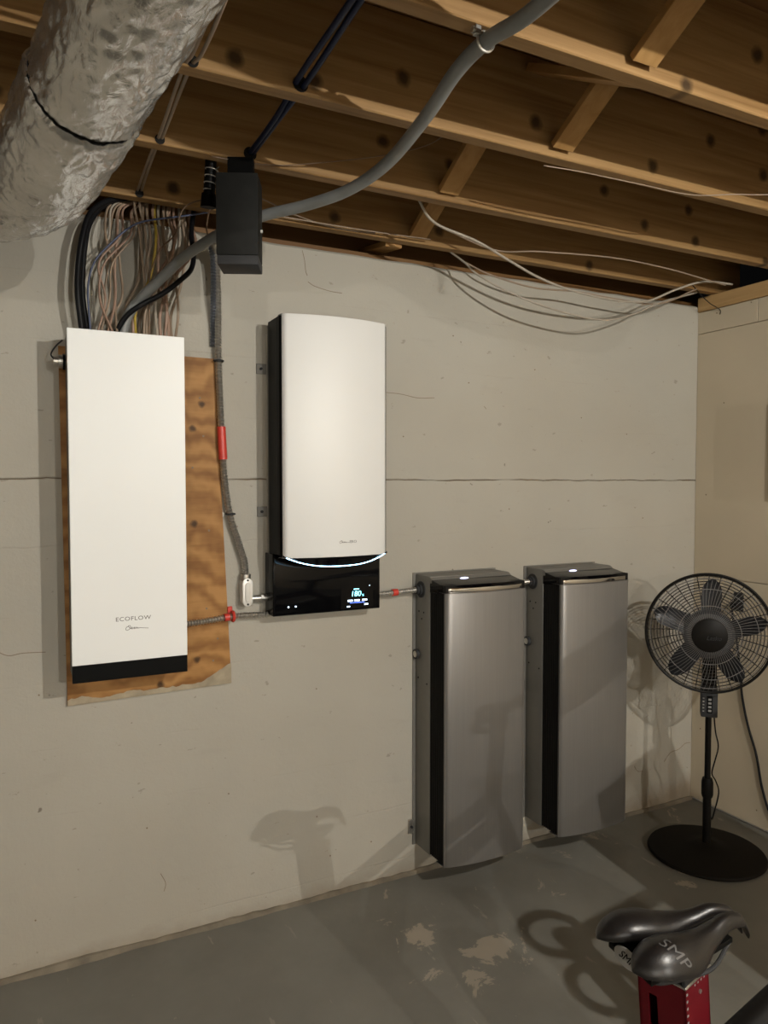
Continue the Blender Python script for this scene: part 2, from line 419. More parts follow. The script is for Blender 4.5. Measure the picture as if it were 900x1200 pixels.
def back_wall():
    """painted wall with one open horizontal joint running along it"""
    bm = bmesh.new(); random.seed(4)
    n = 420; rows = []
    for i in range(n + 1):
        x = XL + (XR + .2 - XL) * i / n
        zc = 1.463 + .006 * noise.noise((x * 3.1, 0, 0)) + .003 * noise.noise((x * 17, 2, 0)) + .0015 * noise.noise((x * 60, 4, 0))
        g = max(.0003, .0017 + .0022 * noise.noise((x * 9, 7, 0)))
        top = WT + .004 * noise.noise((x * 8, 3, 1))
        ys = .004 * noise.noise((x * 1.3, 5, 0))
        rows.append([bm.verts.new(p) for p in ((x, 0, 0), (x, 0, zc - g - .004), (x, .0015, zc - g), (x, .014, zc - g), (x, .014, zc + g), (x, .0015, zc + g), (x, 0, zc + g + .004), (x, 0, top - .008), (x, .008, top), (x, .2, top), (x, .2, 0))])
    for a, b in zip(rows, rows[1:]):
        for k in range(len(a) - 1): bm.faces.new((a[k], b[k], b[k + 1], a[k + 1]))
    bmesh.ops.recalc_face_normals(bm, faces=bm.faces)
    return struct(ob('wall_back', bm, M_WALL))
WALL = back_wall()
part('crack_filling', B((XL, .012, 1.44), (XR + .1, .0135, 1.49)), M_CRACK, WALL)
# hairline cracks in the paint
for pts in ([(.885, 2.232), (.893, 2.20), (.897, 2.165), (.903, 2.15)], [(.905, 2.13), (.93, 2.118), (.985, 2.108), (1.03, 2.106)],
            [(1.20, 1.775), (1.26, 1.772), (1.33, 1.762), (1.40, 1.766)],
            [(.40, .215), (.415, .18), (.41, .155)], [(-.06, .98), (-.02, .955), (.02, .958), (.08, .955)],
            [(1.36, .60), (1.375, .57), (1.366, .555)], [(1.62, 1.745), (1.63, 1.735)],
            [(2.60, .20), (2.64, .235), (2.69, .242), (2.73, .262), (2.765, .262)], [(2.42, .21), (2.44, .185), (2.47, .18)]):
    part('hairline_crack', tube([(x, .0004, z) for x, z in pts], .0013, 5, 5), M_CRACK, WALL)
for x, z in ((.93, .74), (1.48, 2.0), (1.55, 1.83), (1.86, 1.9), (2.1, 1.72), (.06, .83), (.62, .43), (.93, .29), (.36, .37), (.98, .14), (1.14, .155), (.04, .16), (1.74, 1.35), (2.35, 1.66), (2.45, 1.3), (1.27, 1.62), (.655, 1.31), (2.70, .52)):
    part('pin_hole', lathe(bmesh.new(), [(0, .001), (.0026, .001), (.0026, -.0015), (0, -.0015)], (x, 0, z), n=8, M=Matrix.Rotation(math.radians(90), 4, 'X')), M_CRACK, WALL)
# sill plate and rim board set back on the wall
bm = B((XL, .07, WT + .001), (XR + .2, .2, HJ)); struct(ob('trim_1', bm, M_SUB))
bm = B((XL, .16, HJ), (XR + .2, .2, HJ + .235)); struct(ob('trim_2', bm, M_SUB))
# crumbling cement fillet at the foot of the wall
def fillet():
    bm = bmesh.new(); rows = []; n = 380
    for i in range(n + 1):
        x = XL + (XR - XL) * i / n
        w = .013 + .008 * noise.noise((x * 4, 1, 0)) + .003 * noise.noise((x * 21, 1, 3)); w = max(.004, w)
        h = .013 + .009 * noise.noise((x * 3, 5, 0)) + .003 * noise.noise((x * 25, 5, 3)); h = max(.004, h)
        rows.append([bm.verts.new(p) for p in ((x, .002, h), (x, -w * .45, h * .8), (x, -w, .003), (x, -w - .004, -.001))])
    for a, b in zip(rows, rows[1:]):
        for k in range(3): bm.faces.new((a[k], a[k + 1], b[k + 1], b[k]))
    bmesh.ops.recalc_face_normals(bm, faces=bm.faces)
    return struct(ob('baseboard_back', bm, M_DIRT))
fillet()
# right wall: masonry behind, boards in front
wr = struct(ob('wall_right', B((XR + .014, YB, 0), (XR + .2, 0, 2.215)), M_PLAINWALL))
def board(y0, y1, z0, z1): part('panel', B((XR, y0, z0), (XR + .013, y1, z1), .0012), M_DRY, wr)
g = .0012
board(-.30, -.001, 2.118 + g, 2.214); board(-2.6, -.30 - 2 * g, 2.118 + g, 2.214); board(-5.1, -2.6 - 2 * g, 2.118 + g, 2.214); board(YB, -5.1 - 2 * g, 2.118 + g, 2.214)
for y0, y1 in ((-2.44, -.001), (-4.88, -2.44 - 2 * g), (-7.32, -4.88 - 2 * g), (YB, -7.32 - 2 * g)):
    board(y0, y1, 1.035 + g, 2.118 - g); board(y0, y1, .012, 1.035 - g)
for y, z in ((-.27, 2.205), (-.10, 2.195), (-.145, 1.80), (-.06, 1.40), (-.17, 1.01), (-.05, .34), (-.34, .08)):
    part('nail_head', lathe(bmesh.new(), [(0, .0012), (.003, .0012), (.003, 0), (0, 0)], (XR, y, z), n=8, M=Matrix.Rotation(math.radians(-90), 4, 'Y')), M_CRACK, wr)
struct(ob('trim_3', B((XR - .005, YB, 2.216), (XR + .14, -.002, HJ - .001), .002), M_SILL))
struct(ob('wall_left', B((XL - .2, YB, 0), (XL, 0, HJ)), M_PLAINWALL))
struct(ob('wall_front', B((XL - .2, YB - .2, 0), (XR + .2, YB, HJ)), M_PLAINWALL))

# ceiling: subfloor, joists, cross bridging
ceil = struct(ob('ceiling', B((XL - .2, YB - .2, HJ + .235), (XR + .2, .2, HJ + .26)), M_SUB))
jm = None; NJ = 23
jy = [J0 - JS * k for k in range(NJ)]
jb = B((XL - .15, 0, HJ), (XR + .14, .038, HJ + .234), .0025, 1)
first = part('joist', jb, M_JOIST, ceil)
for k, y in enumerate(jy):
    o = first if k == 0 else first.copy()
    if k: COL.objects.link(o)
    o.location = (0, y, 0)
def brace(x, ya, za, yb, zb):
    a, b = Vector((x, ya, za)), Vector((x, yb, zb)); d = b - a
    M = Matrix.Translation((a + b) / 2) @ d.to_track_quat('Y', 'X').to_matrix().to_4x4()
    L = d.length
    return B((-.032, -L / 2, -.0095), (.032, L / 2, .0095), .001, 1, M)
def brace2(x, ya, za, yb, zb):
    d = Vector((0, yb - ya, zb - za)); L = d.length; ang = math.atan2(d.z, d.y)
    M = Matrix.Translation((x, (ya + yb) / 2, (za + zb) / 2)) @ Matrix.Rotation(ang, 4, 'X')
    return B((-.032, -L / 2, -.0095), (.032, L / 2, .0095), .001, 1, M)
for k in range(0, 8):
    far, near = jy[k], jy[k + 1] + .038
    xa = 1.262 if k % 2 == 0 else 1.155
    part('bridging', brace2(xa, far - .012, HJ + .022, near + .006, HJ + .20), M_BRACE, ceil)
    part('bridging', brace2(xa + (.075 if k % 2 else -.075), near + .012, HJ + .022, far - .006, HJ + .20), M_BRACE, ceil)
part('bridging', brace2(1.20, .15, HJ + .03, jy[0] + .045, HJ + .0), M_BRACE, ceil)
# bored holes, each a dark ring on the joist face
def bore(x, y, z, r):
    part('bored_hole', lathe(bmesh.new(), [(r * .2, 0), (r, 0), (r, .0015), (r * .2, .0015)], (x, y, z), n=16, M=Matrix.Rotation(math.radians(90), 4, 'X')), M_BLACKFIN, ceil)

# ------------------------------------------------------------------ lamps
def bulb(name, p, mat, label):
    e = empty(name, (p[0], p[1], HJ - .001), label, 'lamp')
    z = HJ
    part('lamp_holder', lathe(bmesh.new(), [(.055, z - .001), (.055, z - .012), (.03, z - .028), (.022, z - .05), (.018, z - .05)], (p[0], p[1], 0), n=24), M_PORC, e, True)
    r = .011; zc = p[2]
    part('bulb_neck', lathe(bmesh.new(), [(.009, z - .046), (.009, zc + .02), (.006, zc + .0095), (.001, zc + .0095)], (p[0], p[1], 0), n=20), M_GALV, e, True)
    prof = [(max(.0001, r * math.cos(a)), zc + r * math.sin(a)) for a in [math.radians(d) for d in (58, 40, 20, 0, -20, -40, -60, -78, -90)]]
    part('glass_bulb', lathe(bmesh.new(), prof, (p[0], p[1], 0), n=24), mat, e, True)
    return e
bulb('ceiling_bulb', LAMP_A, M_BULB, 'bare glowing bulb in a porcelain holder under the joists beside the exercise bike')
bulb('ceiling_bulb', LAMP_B, M_BULB2, 'bare glowing bulb in a porcelain holder far from the painted block wall')

bulb('ceiling_bulb', FILL_LAMP_C, M_FILL_BULB, 'added fill bulb in a porcelain holder beside the plain wall at the far side')  # unseen bulb added to lift the shadows

# ------------------------------------------------------------------ plywood backing board
def plywood():
    pts = [(.127, 1.850), (.582, 1.846), (.629, .800), (.136, .790)]
    bm = bmesh.new()
    f = [bm.verts.new((x, -.013, z)) for x, z in pts]; b = [bm.verts.new((x, -.0005, z)) for x, z in pts]
    bm.faces.new(f); bm.faces.new(b[::-1])
    for i in range(4): bm.faces.new((f[i], b[i], b[(i + 1) % 4], f[(i + 1) % 4]))
    bmesh.ops.recalc_face_normals(bm, faces=bm.faces)
    return ob('plywood_board', bm, M_PLY)
PLY = at_origin(plywood(), (.38, 0, .79))
tag(PLY, 'orange brown plywood backing board screwed flat to the wall behind the white cabinet', 'board')
# paint overlapping the lower edge of the plywood
def paint_edge():
    bm = bmesh.new(); rows = []
    n = 50
    for i in range(n + 1):
        t = i / n; x = .1365 + (.6285 - .1365) * t; zb = .7905 + .0095 * t
        h = .016 + .012 * noise.noise((t * 7, 1, 0)) + .006 * noise.noise((t * 30, 1, 0)) + max(0, t - .80) * .25
        rows.append((bm.verts.new((x, -.0136, zb)), bm.verts.new((x, -.0136, zb + max(.004, h)))))
    for a, b in zip(rows, rows[1:]): bm.faces.new((a[0], b[0], b[1], a[1]))
    bmesh.ops.recalc_face_normals(bm, faces=bm.faces)
    return bm
M_SMEAR = plain('paint_smear', (.33, .275, .19), .7, vary=.2, vscale=30)
part('paint_smear', paint_edge(), M_SMEAR, PLY)
for x, z in ((.535, 1.72), (.545, 1.60), (.56, 1.30), (.55, 1.05), (.585, .95), (.57, .88), (.51, 1.5)):
    part('screw_head', lathe(bmesh.new(), [(0, .0012), (.0035, .0012), (.0035, 0), (0, 0)], (x, -.013, z), n=8, M=Matrix.Rotation(math.radians(90), 4, 'X')), M_CRACK, PLY)

# ------------------------------------------------------------------ white electrical cabinet
x0, x1, zb, zt = .141, .458, .891, 1.877
PAN = empty('electrical_cabinet', (.30, -.013, zb), 'tall flat white electrical cabinet with a black strip along its foot', 'electrical panel')
part('body', B((x0 + .004, -.150, zb + .004), (x1 - .004, -.0135, zt - .003), .002), M_GREYBODY, PAN)
part('door', B((x0, -.160, zb + .0495), (x1, -.150, zt), .0012), M_WHITE, PAN)
part('foot_strip', B((x0, -.160, zb), (x1, -.150, zb + .0485), .0012), M_BLACKTRIM, PAN)
cx = .3055
part('lettering', text_bm('ECOFLOW', .0165, face_front(cx, -.1602, 1.062), xscale=1.15, spacing=1.1), M_INK, PAN)
def script(bmx, x, y, z, s, pro=False):
    w = [(0, 6), (-5, 4), (-9, -2), (-8, -8), (-2, -9), (6, -4), (9, 4), (6, 9), (0, 7), (4, 2), (10, -4), (14, -2), (16, 1), (13, 1), (12, -4), (17, -5), (21, -1), (25, 1), (22, -5), (27, -4), (30, 1), (32, -5), (36, 0), (38, -5), (44, -3), (60, -5), (78, -7)]
    pts = cr([Vector((x + (a - 20) * s, y, z + b * s)) for a, b in w], 5)
    sweep(bmx, pts, .0007, 5); return bmx
part('lettering', script(bmesh.new(), cx, -.1602, 1.036, .00072), M_INK, PAN)
# knockout fitting on the cabinet's left side
FIT = empty('conduit_fitting', (.128, -.013, 1.79), 'small grey threaded cable fitting on the white cabinet near its upper corner', 'fitting')
part('hub', lathe(bmesh.new(), [(.012, 0), (.012, .008), (.019, .009), (.019, .02), (.014, .021), (.014, .032), (.001, .032)], (.143, -.075, 1.795), n=16, M=Matrix.Rotation(math.radians(-90), 4, 'Y')), M_GALV, FIT, True)
part('lock_nut', lathe(bmesh.new(), [(.016, .002), (.023, .002), (.023, .0085), (.016, .0085)], (.143, -.075, 1.795), n=8, M=Matrix.Rotation(math.radians(-90), 4, 'Y')), M_BLACKTRIM, FIT)
part('wire', tube([(.113, -.075, 1.80), (.105, -.07, 1.815), (.118, -.06, 1.84), (.136, -.05, 1.86)], .0022, 6), M_DARKGREY, FIT, True)

# ------------------------------------------------------------------ inverter
def bow(x0, x1, yb, ye, depth, n=20, r=.014):
    """plan outline with a bowed front and rounded ends; yb back, ye edge, depth of the bow"""
    prof = [(x1, yb), (x0, yb)]
    prof = []
    for i in range(n + 1):
        t = i / n; x = x0 + (x1 - x0) * t
        y = ye - depth * (1 - (2 * t - 1) ** 2)
        d = min(x - x0, x1 - x)
        if d < r: y += r - math.sqrt(max(0, r * r - (r - d) ** 2))
        prof.append((x, y))
    ends = []
    return prof + [(x1, yb), (x0, yb)]
def bow_pts(x0, x1, yb, ye, depth, r=.014):
    n = 26; prof = []
    ts = [0, .0015, .006, .014, .026, .04] + [.04 + .92 * i / n for i in range(1, n)] + [.96, .974, .986, .994, .9985, 1]
    for t in ts:
        x = x0 + (x1 - x0) * t; y = ye - depth * (1 - (2 * t - 1) ** 2); d = min(x - x0, x1 - x)
        if d < r: y += r - math.sqrt(max(0, r * r - (r - d) ** 2))
        prof.append((x, y))
    return prof + [(x1, yb), (x0, yb)]
INV = empty('solar_inverter', (.94, 0, 1.02), 'wall hung inverter with a bowed pale silver cover above a glossy black display', 'inverter')
part('back_plate', B((.756, -.018, 1.05), (1.124, -.0005, 1.94), .001), M_GALV, INV)
part('body', B((.754, -.034, 1.026), (1.126, -.018, 1.968), .003), M_GREYBODY, INV)
part('side_housing', prism(bow_pts(.753, 1.128, -.034, -.150, 0.0, .01), 1.222, 1.974, .002), M_BLACKTRIM, INV, True)
part('housing_trim', B((.7522, -.122, 1.225), (.7536, -.1195, 1.968)), M_DARKGREY, INV)
cov = part('front_cover', prism(bow_pts(.760, 1.121, -.1505, -.160, .030, .012), 1.214, 1.979, .0025), M_COVERW, INV, True)
part('lettering', script(bmesh.new(), .952, -.1902, 1.262, .0005), M_INKP, cov)
part('lettering', text_bm('PRO', .012, face_front(.985, -.1900, 1.262), xscale=1.1), M_INKP, cov)
part('display_housing', prism(bow_pts(.747, 1.132, -.0885 + .08, -.0885, 0.0, .004), 1.019, 1.222, .003), M_GLOSS, INV, True)
# curved glossy lip under the cover with a light line along its lower edge
def lip():
    bm = bmesh.new(); rows = []; arc = []
    n = 36
    for i in range(n + 1):
        t = i / n; x = .757 + (1.124 - .757) * t; k = 1 - (2 * t - 1) ** 2
        k2 = 1 - abs(2 * t - 1) ** 2.6
        yt = -.158 - .030 * k; zl = 1.222 - .036 * k2
        rows.append([bm.verts.new(p) for p in ((x, yt + .004, 1.2155), (x, yt - .002, 1.2155 - .25 * (1.2155 - zl)), (x, yt + .001, zl + .0015), (x, yt + .010, zl - .004), (x, -.0887, zl - .014))])
        arc.append(Vector((x, yt - .0002, zl - .0015)))
    for a, b in zip(rows, rows[1:]):
        for j in range(4): bm.faces.new((a[j], b[j], b[j + 1], a[j + 1]))
    bm.faces.new(rows[0]); bm.faces.new(rows[-1][::-1])
    bmesh.ops.recalc_face_normals(bm, faces=bm.faces)
    return bm, arc
lb, arc = lip()
lipo = part('gloss_lip', lb, M_GLOSS, INV, True)
part('light_line', sweep(bmesh.new(), arc[1:-1], .0014, 6), M_LEDW, lipo, True)['label'] = 'curved blue white light line'
# display marks
yd = -.0892
scr = part('screen', B((.985, yd, 1.026), (1.105, yd + .0006, 1.108)), M_GLOSS, INV)
part('reading', text_bm('180', .026, face_front(1.040, yd - .0002, 1.0745), shear=.12, xscale=1.0), M_SCRC, scr)
part('reading', text_bm('%', .010, face_front(1.067, yd - .0002, 1.069)), M_SCRC, scr)
part('screen_mark', B((1.032, yd - .0006, 1.0895), (1.052, yd - .0001, 1.0925)), M_SCRC, scr)
for a, b in ((1.010, 1.028), (1.034, 1.054), (1.063, 1.082)):
    part('screen_mark', B((a, yd - .0006, 1.0495), (b, yd - .0001, 1.0555)), M_SCRW, scr)
part('screen_mark', B((1.018, yd - .0006, 1.0435), (1.072, yd - .0001, 1.0465)), M_SCRB, scr)
part('screen_mark', B((1.007, yd - .0006, 1.031), (1.018, yd - .0001, 1.035)), M_SCRW, scr)
part('screen_mark', B((1.072, yd - .0006, 1.035), (1.086, yd - .0001, 1.040)), M_SCRW, scr)
part('screen_mark', B((1.090, yd - .0006, 1.099), (1.0925, yd - .0001, 1.102)), M_SCRW, scr)
for x in (.799, .824):
    part('indicator', lathe(bmesh.new(), [(.0001, .0006), (.0028, .0006), (.0028, 0)], (x, yd + .0003, 1.047), n=12, M=Matrix.Rotation(math.radians(90), 4, 'X')), M_SCRW, INV)
for z in (1.826, 1.357):
    t = part('wall_tab', B((.722, -.004, z - .017), (.757, -.0005, z + .017), .0015), M_GREYBODY, INV)
    part('bolt', lathe(bmesh.new(), [(.0001, .007), (.005, .007), (.005, 0)], (.737, -.004, z), n=6, M=Matrix.Rotation(math.radians(90), 4, 'X')), M_DARKGREY, t)

# ------------------------------------------------------------------ batteries
def battery(xa, label):
    w = .343; xb = xa + w; z0, z1 = .112, 1.119
    e = empty('home_battery', (xa + w / 2, 0, z0), label, 'battery', None)
    part('body', B((xa, -.108, z0), (xb, -.0045, z1), .004, 2), M_GREYBODY, e, True)
    part('back_plate', B((xa - .012, -.0045, z0 - .004), (xb + .012, -.0003, z1 + .004), .001), M_GREYBODY, e)
    # finned black housing
    prof = [(xa + .002, -.108)]
    k = 9
    for i in range(k):
        y = -.108 - .096 * (i + .15) / k; y2 = -.108 - .096 * (i + .62) / k
        prof += [(xa + .002, y), (xa + .002, y2), (xa + .006, y2 - .001), (xa + .006, -.108 - .096 * (i + 1.1) / k + .001)]
    prof = [p for p in prof]
    prof += [(xa + .004, -.207)]
    right = [(2 * xa + w - x, y) for x, y in prof][::-1]
    part('finned_housing', prism(prof + right, z0 + .006, 1.098), M_BLACKFIN, e)
    # sloping black hood over the cover
    def hood():
        bm = bmesh.new(); rows = []; n = 24
        for i in range(n + 1):
            t = i / n; x = xa + .001 + (w - .002) * t; k = 1 - (2 * t - 1) ** 2
            dip = max(0, 1 - ((t - .30) / .18) ** 2) * .0
            notch = .006 if .30 < t < .86 else 0
            yf = -.200 - .018 * k
            rows.append([bm.verts.new(p) for p in ((x, -.106, 1.100), (x, -.120, 1.1085), (x, yf + .03, 1.1035 - .004 * (1 - k)), (x, yf + .004, 1.0985 - .004 * (1 - k)), (x, yf, 1.0935 - .003 * k), (x, yf + .008, 1.0885), (x, yf + .045, 1.066), (x, -.106, 1.064))])
        for a, b in zip(rows, rows[1:]):
            for j in range(7): bm.faces.new((a[j], b[j], b[j + 1], a[j + 1]))
        bm.faces.new(rows[0]); bm.faces.new(rows[-1][::-1])
        bmesh.ops.recalc_face_normals(bm, faces=bm.faces); return bm
    hd = part('hood', hood(), M_GLOSS, e, True)
    tp = bmesh.new()
    q = [(xa, -.104, z1 - .001), (xb, -.104, z1 - .001), (xb, -.104, 1.095), (xa, -.104, 1.095)]
    r_ = [(xa + .001, -.120, 1.110), (xb - .001, -.120, 1.110), (xb - .001, -.120, 1.097), (xa + .001, -.120, 1.097)]
    qa = [tp.verts.new(p) for p in q]; ra = [tp.verts.new(p) for p in r_]
    tp.faces.new(qa); tp.faces.new(ra[::-1])
    for i in range(4): tp.faces.new((qa[i], ra[i], ra[(i + 1) % 4], qa[(i + 1) % 4]))
    bmesh.ops.recalc_face_normals(tp, faces=tp.faces)
    part('top_cap', tp, M_GREYBODY, e)
    led = bmesh.new()
    lathe(led, [(.0001, .006), (.006, .0055), (.010, .003), (.0115, 0)], (0, 0, 0), n=16)
    bmesh.ops.transform(led, matrix=Matrix.Translation((xa + .135, -.122, 1.1075)) @ Matrix.Diagonal((1.7, .6, .8, 1)), verts=led.verts)
    part('status_light', led, M_LEDC, hd, True)
    # silver cover, mirror lip at its top
    cv = part('front_cover', prism(bow_pts(xa + .003, xb - .003, -.2075, -.214, .020, .014), z0 + .001, 1.072, .003), M_SILVER, e, True)
    part('mirror_lip', prism([(x, y + .004) for x, y in bow_pts(xa + .008, xb - .008, -.19, -.210, .020, .012)], 1.0715, 1.0885, .002), M_CHROME, e, True)
    # side hardware
    part('side_knob', lathe(bmesh.new(), [(.0001, .012), (.017, .012), (.018, .010), (.018, 0)], (xa, -.020, .826), n=20, M=Matrix.Rotation(math.radians(-90), 4, 'Y')), M_DARKGREY, e, True)
    part('knob_face', lathe(bmesh.new(), [(.0001, .0005), (.012, .0005), (.012, 0)], (xa - .012, -.020, .826), n=16, M=Matrix.Rotation(math.radians(-90), 4, 'Y')), M_GALV, e)
    for y, z in ((-.03, .985), (-.065, .985), (-.05, .96), (-.025, .74), (-.088, .73)):
        part('screw', lathe(bmesh.new(), [(.0001, .0015), (.003, .0015), (.003, 0)], (xa, y, z), n=8, M=Matrix.Rotation(math.radians(-90), 4, 'Y')), M_BLACKTRIM, e)
    t = part('wall_tab', B((xa - .03, -.010, .155), (xa - .011, -.0005, .205), .0015), M_GALV, e)
    part('bolt', lathe(bmesh.new(), [(.0001, .006), (.005, .006), (.005, 0)], (xa - .02, -.010, .18), n=6, M=Matrix.Rotation(math.radians(90), 4, 'X')), M_DARKGREY, t)
    part('gland', lathe(bmesh.new(), [(.030, 0), (.030, .003), (.020, .004), (.020, .012), (.015, .013), (.015, .022), (.001, .022)], (xa, -.045, 1.066), n=18, M=Matrix.Rotation(math.radians(-90), 4, 'Y')), M_DARKGREY, e, True)
    return e
BAT1 = battery(1.320, 'tall silver home battery joined to the inverter by a short conduit')
BAT2 = battery(1.823, 'tall silver home battery beside the pedestal fan')

# ------------------------------------------------------------------ conduits
def conduit(name, pts, r, label, sleeves=(), straps=(), mat=M_FMC):
    e = empty(name, pts[0], label, 'conduit')
    part('flexible_tube', flexpipe(pts, r), mat, e, True, 20)
    P = cr(pts, 12)
    for s0, s1 in sleeves:
        seg = [p for p in P]; L = [0]
        for a, b in zip(P, P[1:]): L.append(L[-1] + (b - a).length)
        sel = [p for p, d in zip(resample(P, .004), range(10 ** 6)) if s0 <= d * .004 <= s1]
        part('red_sleeve', sweep(bmesh.new(), sel, r + .0022, 14), M_RED, e, True)
    for p, ax in straps:
        c = Vector(p)
        pts2 = [c + Vector((math.cos(a) * (r + .003), 0, math.sin(a) * (r + .003))) if ax == 'y' else c + Vector((math.cos(a) * (r + .003), math.sin(a) * (r + .003), 0)) for a in [i * math.pi / 8 for i in range(16)]]
        part('strap', sweep(bmesh.new(), pts2, .003, 6, closed=True), M_DARKGREY, e, True)
        part('strap_screw', lathe(bmesh.new(), [(.0001, .006), (.008, .006), (.008, 0)], (c.x - r - .012, -.006, c.z - .002), n=12, M=Matrix.Rotation(math.radians(90), 4, 'X')), M_INKW, e)
    return e
FM = [(.561, -.1, 2.186), (.581, -.055, 2.155), (.591, -.032, 2.034), (.592, -.028, 1.846), (.601, -.028, 1.577), (.611, -.027, 1.441), (.627, -.024, 1.345), (.657, -.024, 1.247), (.673, -.024, 1.191), (.676, -.024, 1.128)]
conduit('flexible_conduit', FM, .0115, 'long ribbed steel conduit dropping from the joists to the inverter, with a red sleeve', sleeves=((.585, .695),), straps=(((.592, -.028, 1.838), 'z'), ((.627, -.024, 1.352), 'z')))
conduit('flexible_conduit', [(.548, -.085, 2.203), (.566, -.062, 2.161), (.572, -.05, 2.10), (.574, -.038, 2.03), (.578, -.012, 1.95), (.578, -.010, 1.885)], .0095, 'short bluish ribbed conduit beside the long one, under the black hanging box', mat=plain('bluish_conduit', (.20, .22, .26), .35, .9))
# conduit body with cover
CB = empty('conduit_elbow', (.676, 0, 1.06), 'pale cast conduit elbow with an oval cover at the foot of the long conduit', 'fitting')
def stadium(w, h, n=10):
    r = w / 2; out = []
    for i in range(n + 1): a = math.pi * i / n; out.append((math.cos(a) * r, h / 2 - r + math.sin(a) * r))
    for i in range(n + 1): a = math.pi + math.pi * i / n; out.append((math.cos(a) * r, -h / 2 + r + math.sin(a) * r))
    return out
def stad(w, h, y0, y1, x, z, bev):
    bm = prism(stadium(w, h), 0, y1 - y0, bev, 2)
    bmesh.ops.transform(bm, matrix=Matrix.Translation((x, y1, z)) @ Matrix.Rotation(math.radians(90), 4, 'X'), verts=bm.verts); return bm
part('housing', stad(.032, .085, -.042, -.002, .676, 1.098, .003), M_CASTWHITE, CB, True)
part('cover', stad(.034, .092, -.047, -.042, .676, 1.098, .0015), M_CASTWHITE, CB, True)
part('raised_panel', stad(.017, .064, -.051, -.047, .676, 1.098, .0015), M_INKW, CB, True)
for z in (1.137, 1.059):
    part('screw', lathe(bmesh.new(), [(.0001, .002), (.0035, .002), (.0035, 0)], (.676, -.047, z), n=8, M=Matrix.Rotation(math.radians(90), 4, 'X')), M_DARKGREY, CB)
part('nipple', cyl(bmesh.new(), (.69, -.022, 1.073), (.752, -.022, 1.073), .011, n=18), M_GALV, CB, True)
part('lock_ring', cyl(bmesh.new(), (.725, -.022, 1.073), (.733, -.022, 1.073), .0155, n=8), M_GALV, CB)
part('hub', cyl(bmesh.new(), (.676, -.024, 1.135), (.676, -.024, 1.155), .0165, n=18), M_GALV, CB, True)
conduit('flexible_conduit', [(.452, -.030, 1.008), (.53, -.030, 1.012), (.631, -.030, 1.021), (.70, -.030, 1.020), (.748, -.030, 1.018)], .0105, 'ribbed conduit with a red band running from the white cabinet to the inverter', sleeves=((.150, .172),))
E2 = empty('cable_clip', (.629, 0, 1.01), 'red plastic clip over the conduit between white cabinet and inverter', 'clip')
part('band', sweep(bmesh.new(), [Vector((.631, -.030 + math.cos(a) * .015, 1.021 + math.sin(a) * .015)) for a in [i * math.pi / 9 for i in range(18)]], .005, 6, closed=True), M_RED, E2, True)
part('tongue', B((.617, -.018, 1.030), (.633, -.0135, 1.052), .002), M_RED, E2)
conduit('flexible_conduit', [(1.13, -.045, 1.060), (1.2, -.045, 1.062), (1.30, -.045, 1.066)], .0105, 'short ribbed conduit with a red band between the inverter and the battery', sleeves=((.072, .092),))
conduit('flexible_conduit', [(1.664, -.045, 1.062), (1.73, -.045, 1.064), (1.802, -.045, 1.066)], .0105, 'short ribbed conduit bridging the gap between the two batteries')

# ------------------------------------------------------------------ black box under the joists
def black_box():
    ang = math.radians(-24)
    c = Vector((.530, -.50, 1.996))
    e = empty('hanging_box', c, 'plain black rectangular box hanging under the joists above the conduit', 'box', rotz=ang)
    M = Matrix.Translation(c) @ Matrix.Rotation(ang, 4, 'Z')
    part('case', B((-.052, -.045, .024), (.052, .045, .226), .0025, 2, M), M_BOX, e, True)
    part('foot_panel', B((-.050, -.0455, 0), (.052, .045, .0235), .0025, 2, M), M_DARKGREY, e, True)
    part('hanger', B((-.030, .0, .226), (.035, .03, .2835), .001, 1, M), M_BLACKTRIM, e)
    b = bmesh.new(); cyl(b, (.052, .01, .10), (.057, .01, .10), .004, n=12); bmesh.ops.transform(b, matrix=M, verts=b.verts)
    part('side_button', b, M_INKW, e, True)
black_box()
# black rubber spout with a wound wire between two joists
SP = empty('coiled_pipe', (.474, -.36, 2.285), 'short black pipe wound with bright wire between two joists', 'pipe')
pa, pb = Vector((.4745, -.455, 2.281)), Vector((.487, -.19, 2.300))
pa, pb = Vector((.478, -.440, 2.275)), Vector((.478, -.385, 2.185))
part('pipe', cyl(bmesh.new(), pa + Vector((0, 0, .08)), pb, .015, n=18), M_BLACKTRIM, SP, True)
part('collar', cyl(bmesh.new(), pb + Vector((0, -.005, .03)), pb + Vector((0, 0, -.004)), .0185, .021, n=18), M_BLACKTRIM, SP, True)
coil = [Vector((.478 + math.cos(i * .5) * .0172, -.432 + .0006 * i + math.sin(i * .5) * .0172, 2.273 - .0012 * i)) for i in range(48)]
part('wire_coil', sweep(bmesh.new(), coil, .0014, 6), M_GALV, SP, True)

# ------------------------------------------------------------------ cables
def cable(name, pts, r, mat, label, group=None, flat=None, n=8):
    o = ob(name, tube(pts, r, n, 8, flat), mat, smooth=True)
    at_origin(o, pts[-1]); tag(o, label, 'cable', group); return o
SVC = [(.801, -1.62, 2.255), (.803, -1.50, 2.25), (.802, -1.33, 2.250), (.787, -1.225, 2.256), (.789, -1.12, 2.253), (.803, -.98, 2.233), (.802, -.8, 2.203), (.766, -.66, 2.183), (.698, -.54, 2.173), (.615, -.44, 2.165), (.544, -.36, 2.143), (.5, -.3, 2.124), (.446, -.22, 2.09), (.397, -.16, 2.043), (.343, -.12, 1.985), (.31, -.1, 1.937), (.294, -.09, 1.875)]
svc_pts = [(.82, -3.4, 2.262), (.81, -2.4, 2.262)] + SVC
cable('service_cable', svc_pts, .0145, M_CABLEGREY, 'thick grey service cable drooping from the joists into the white cabinet', n=14)
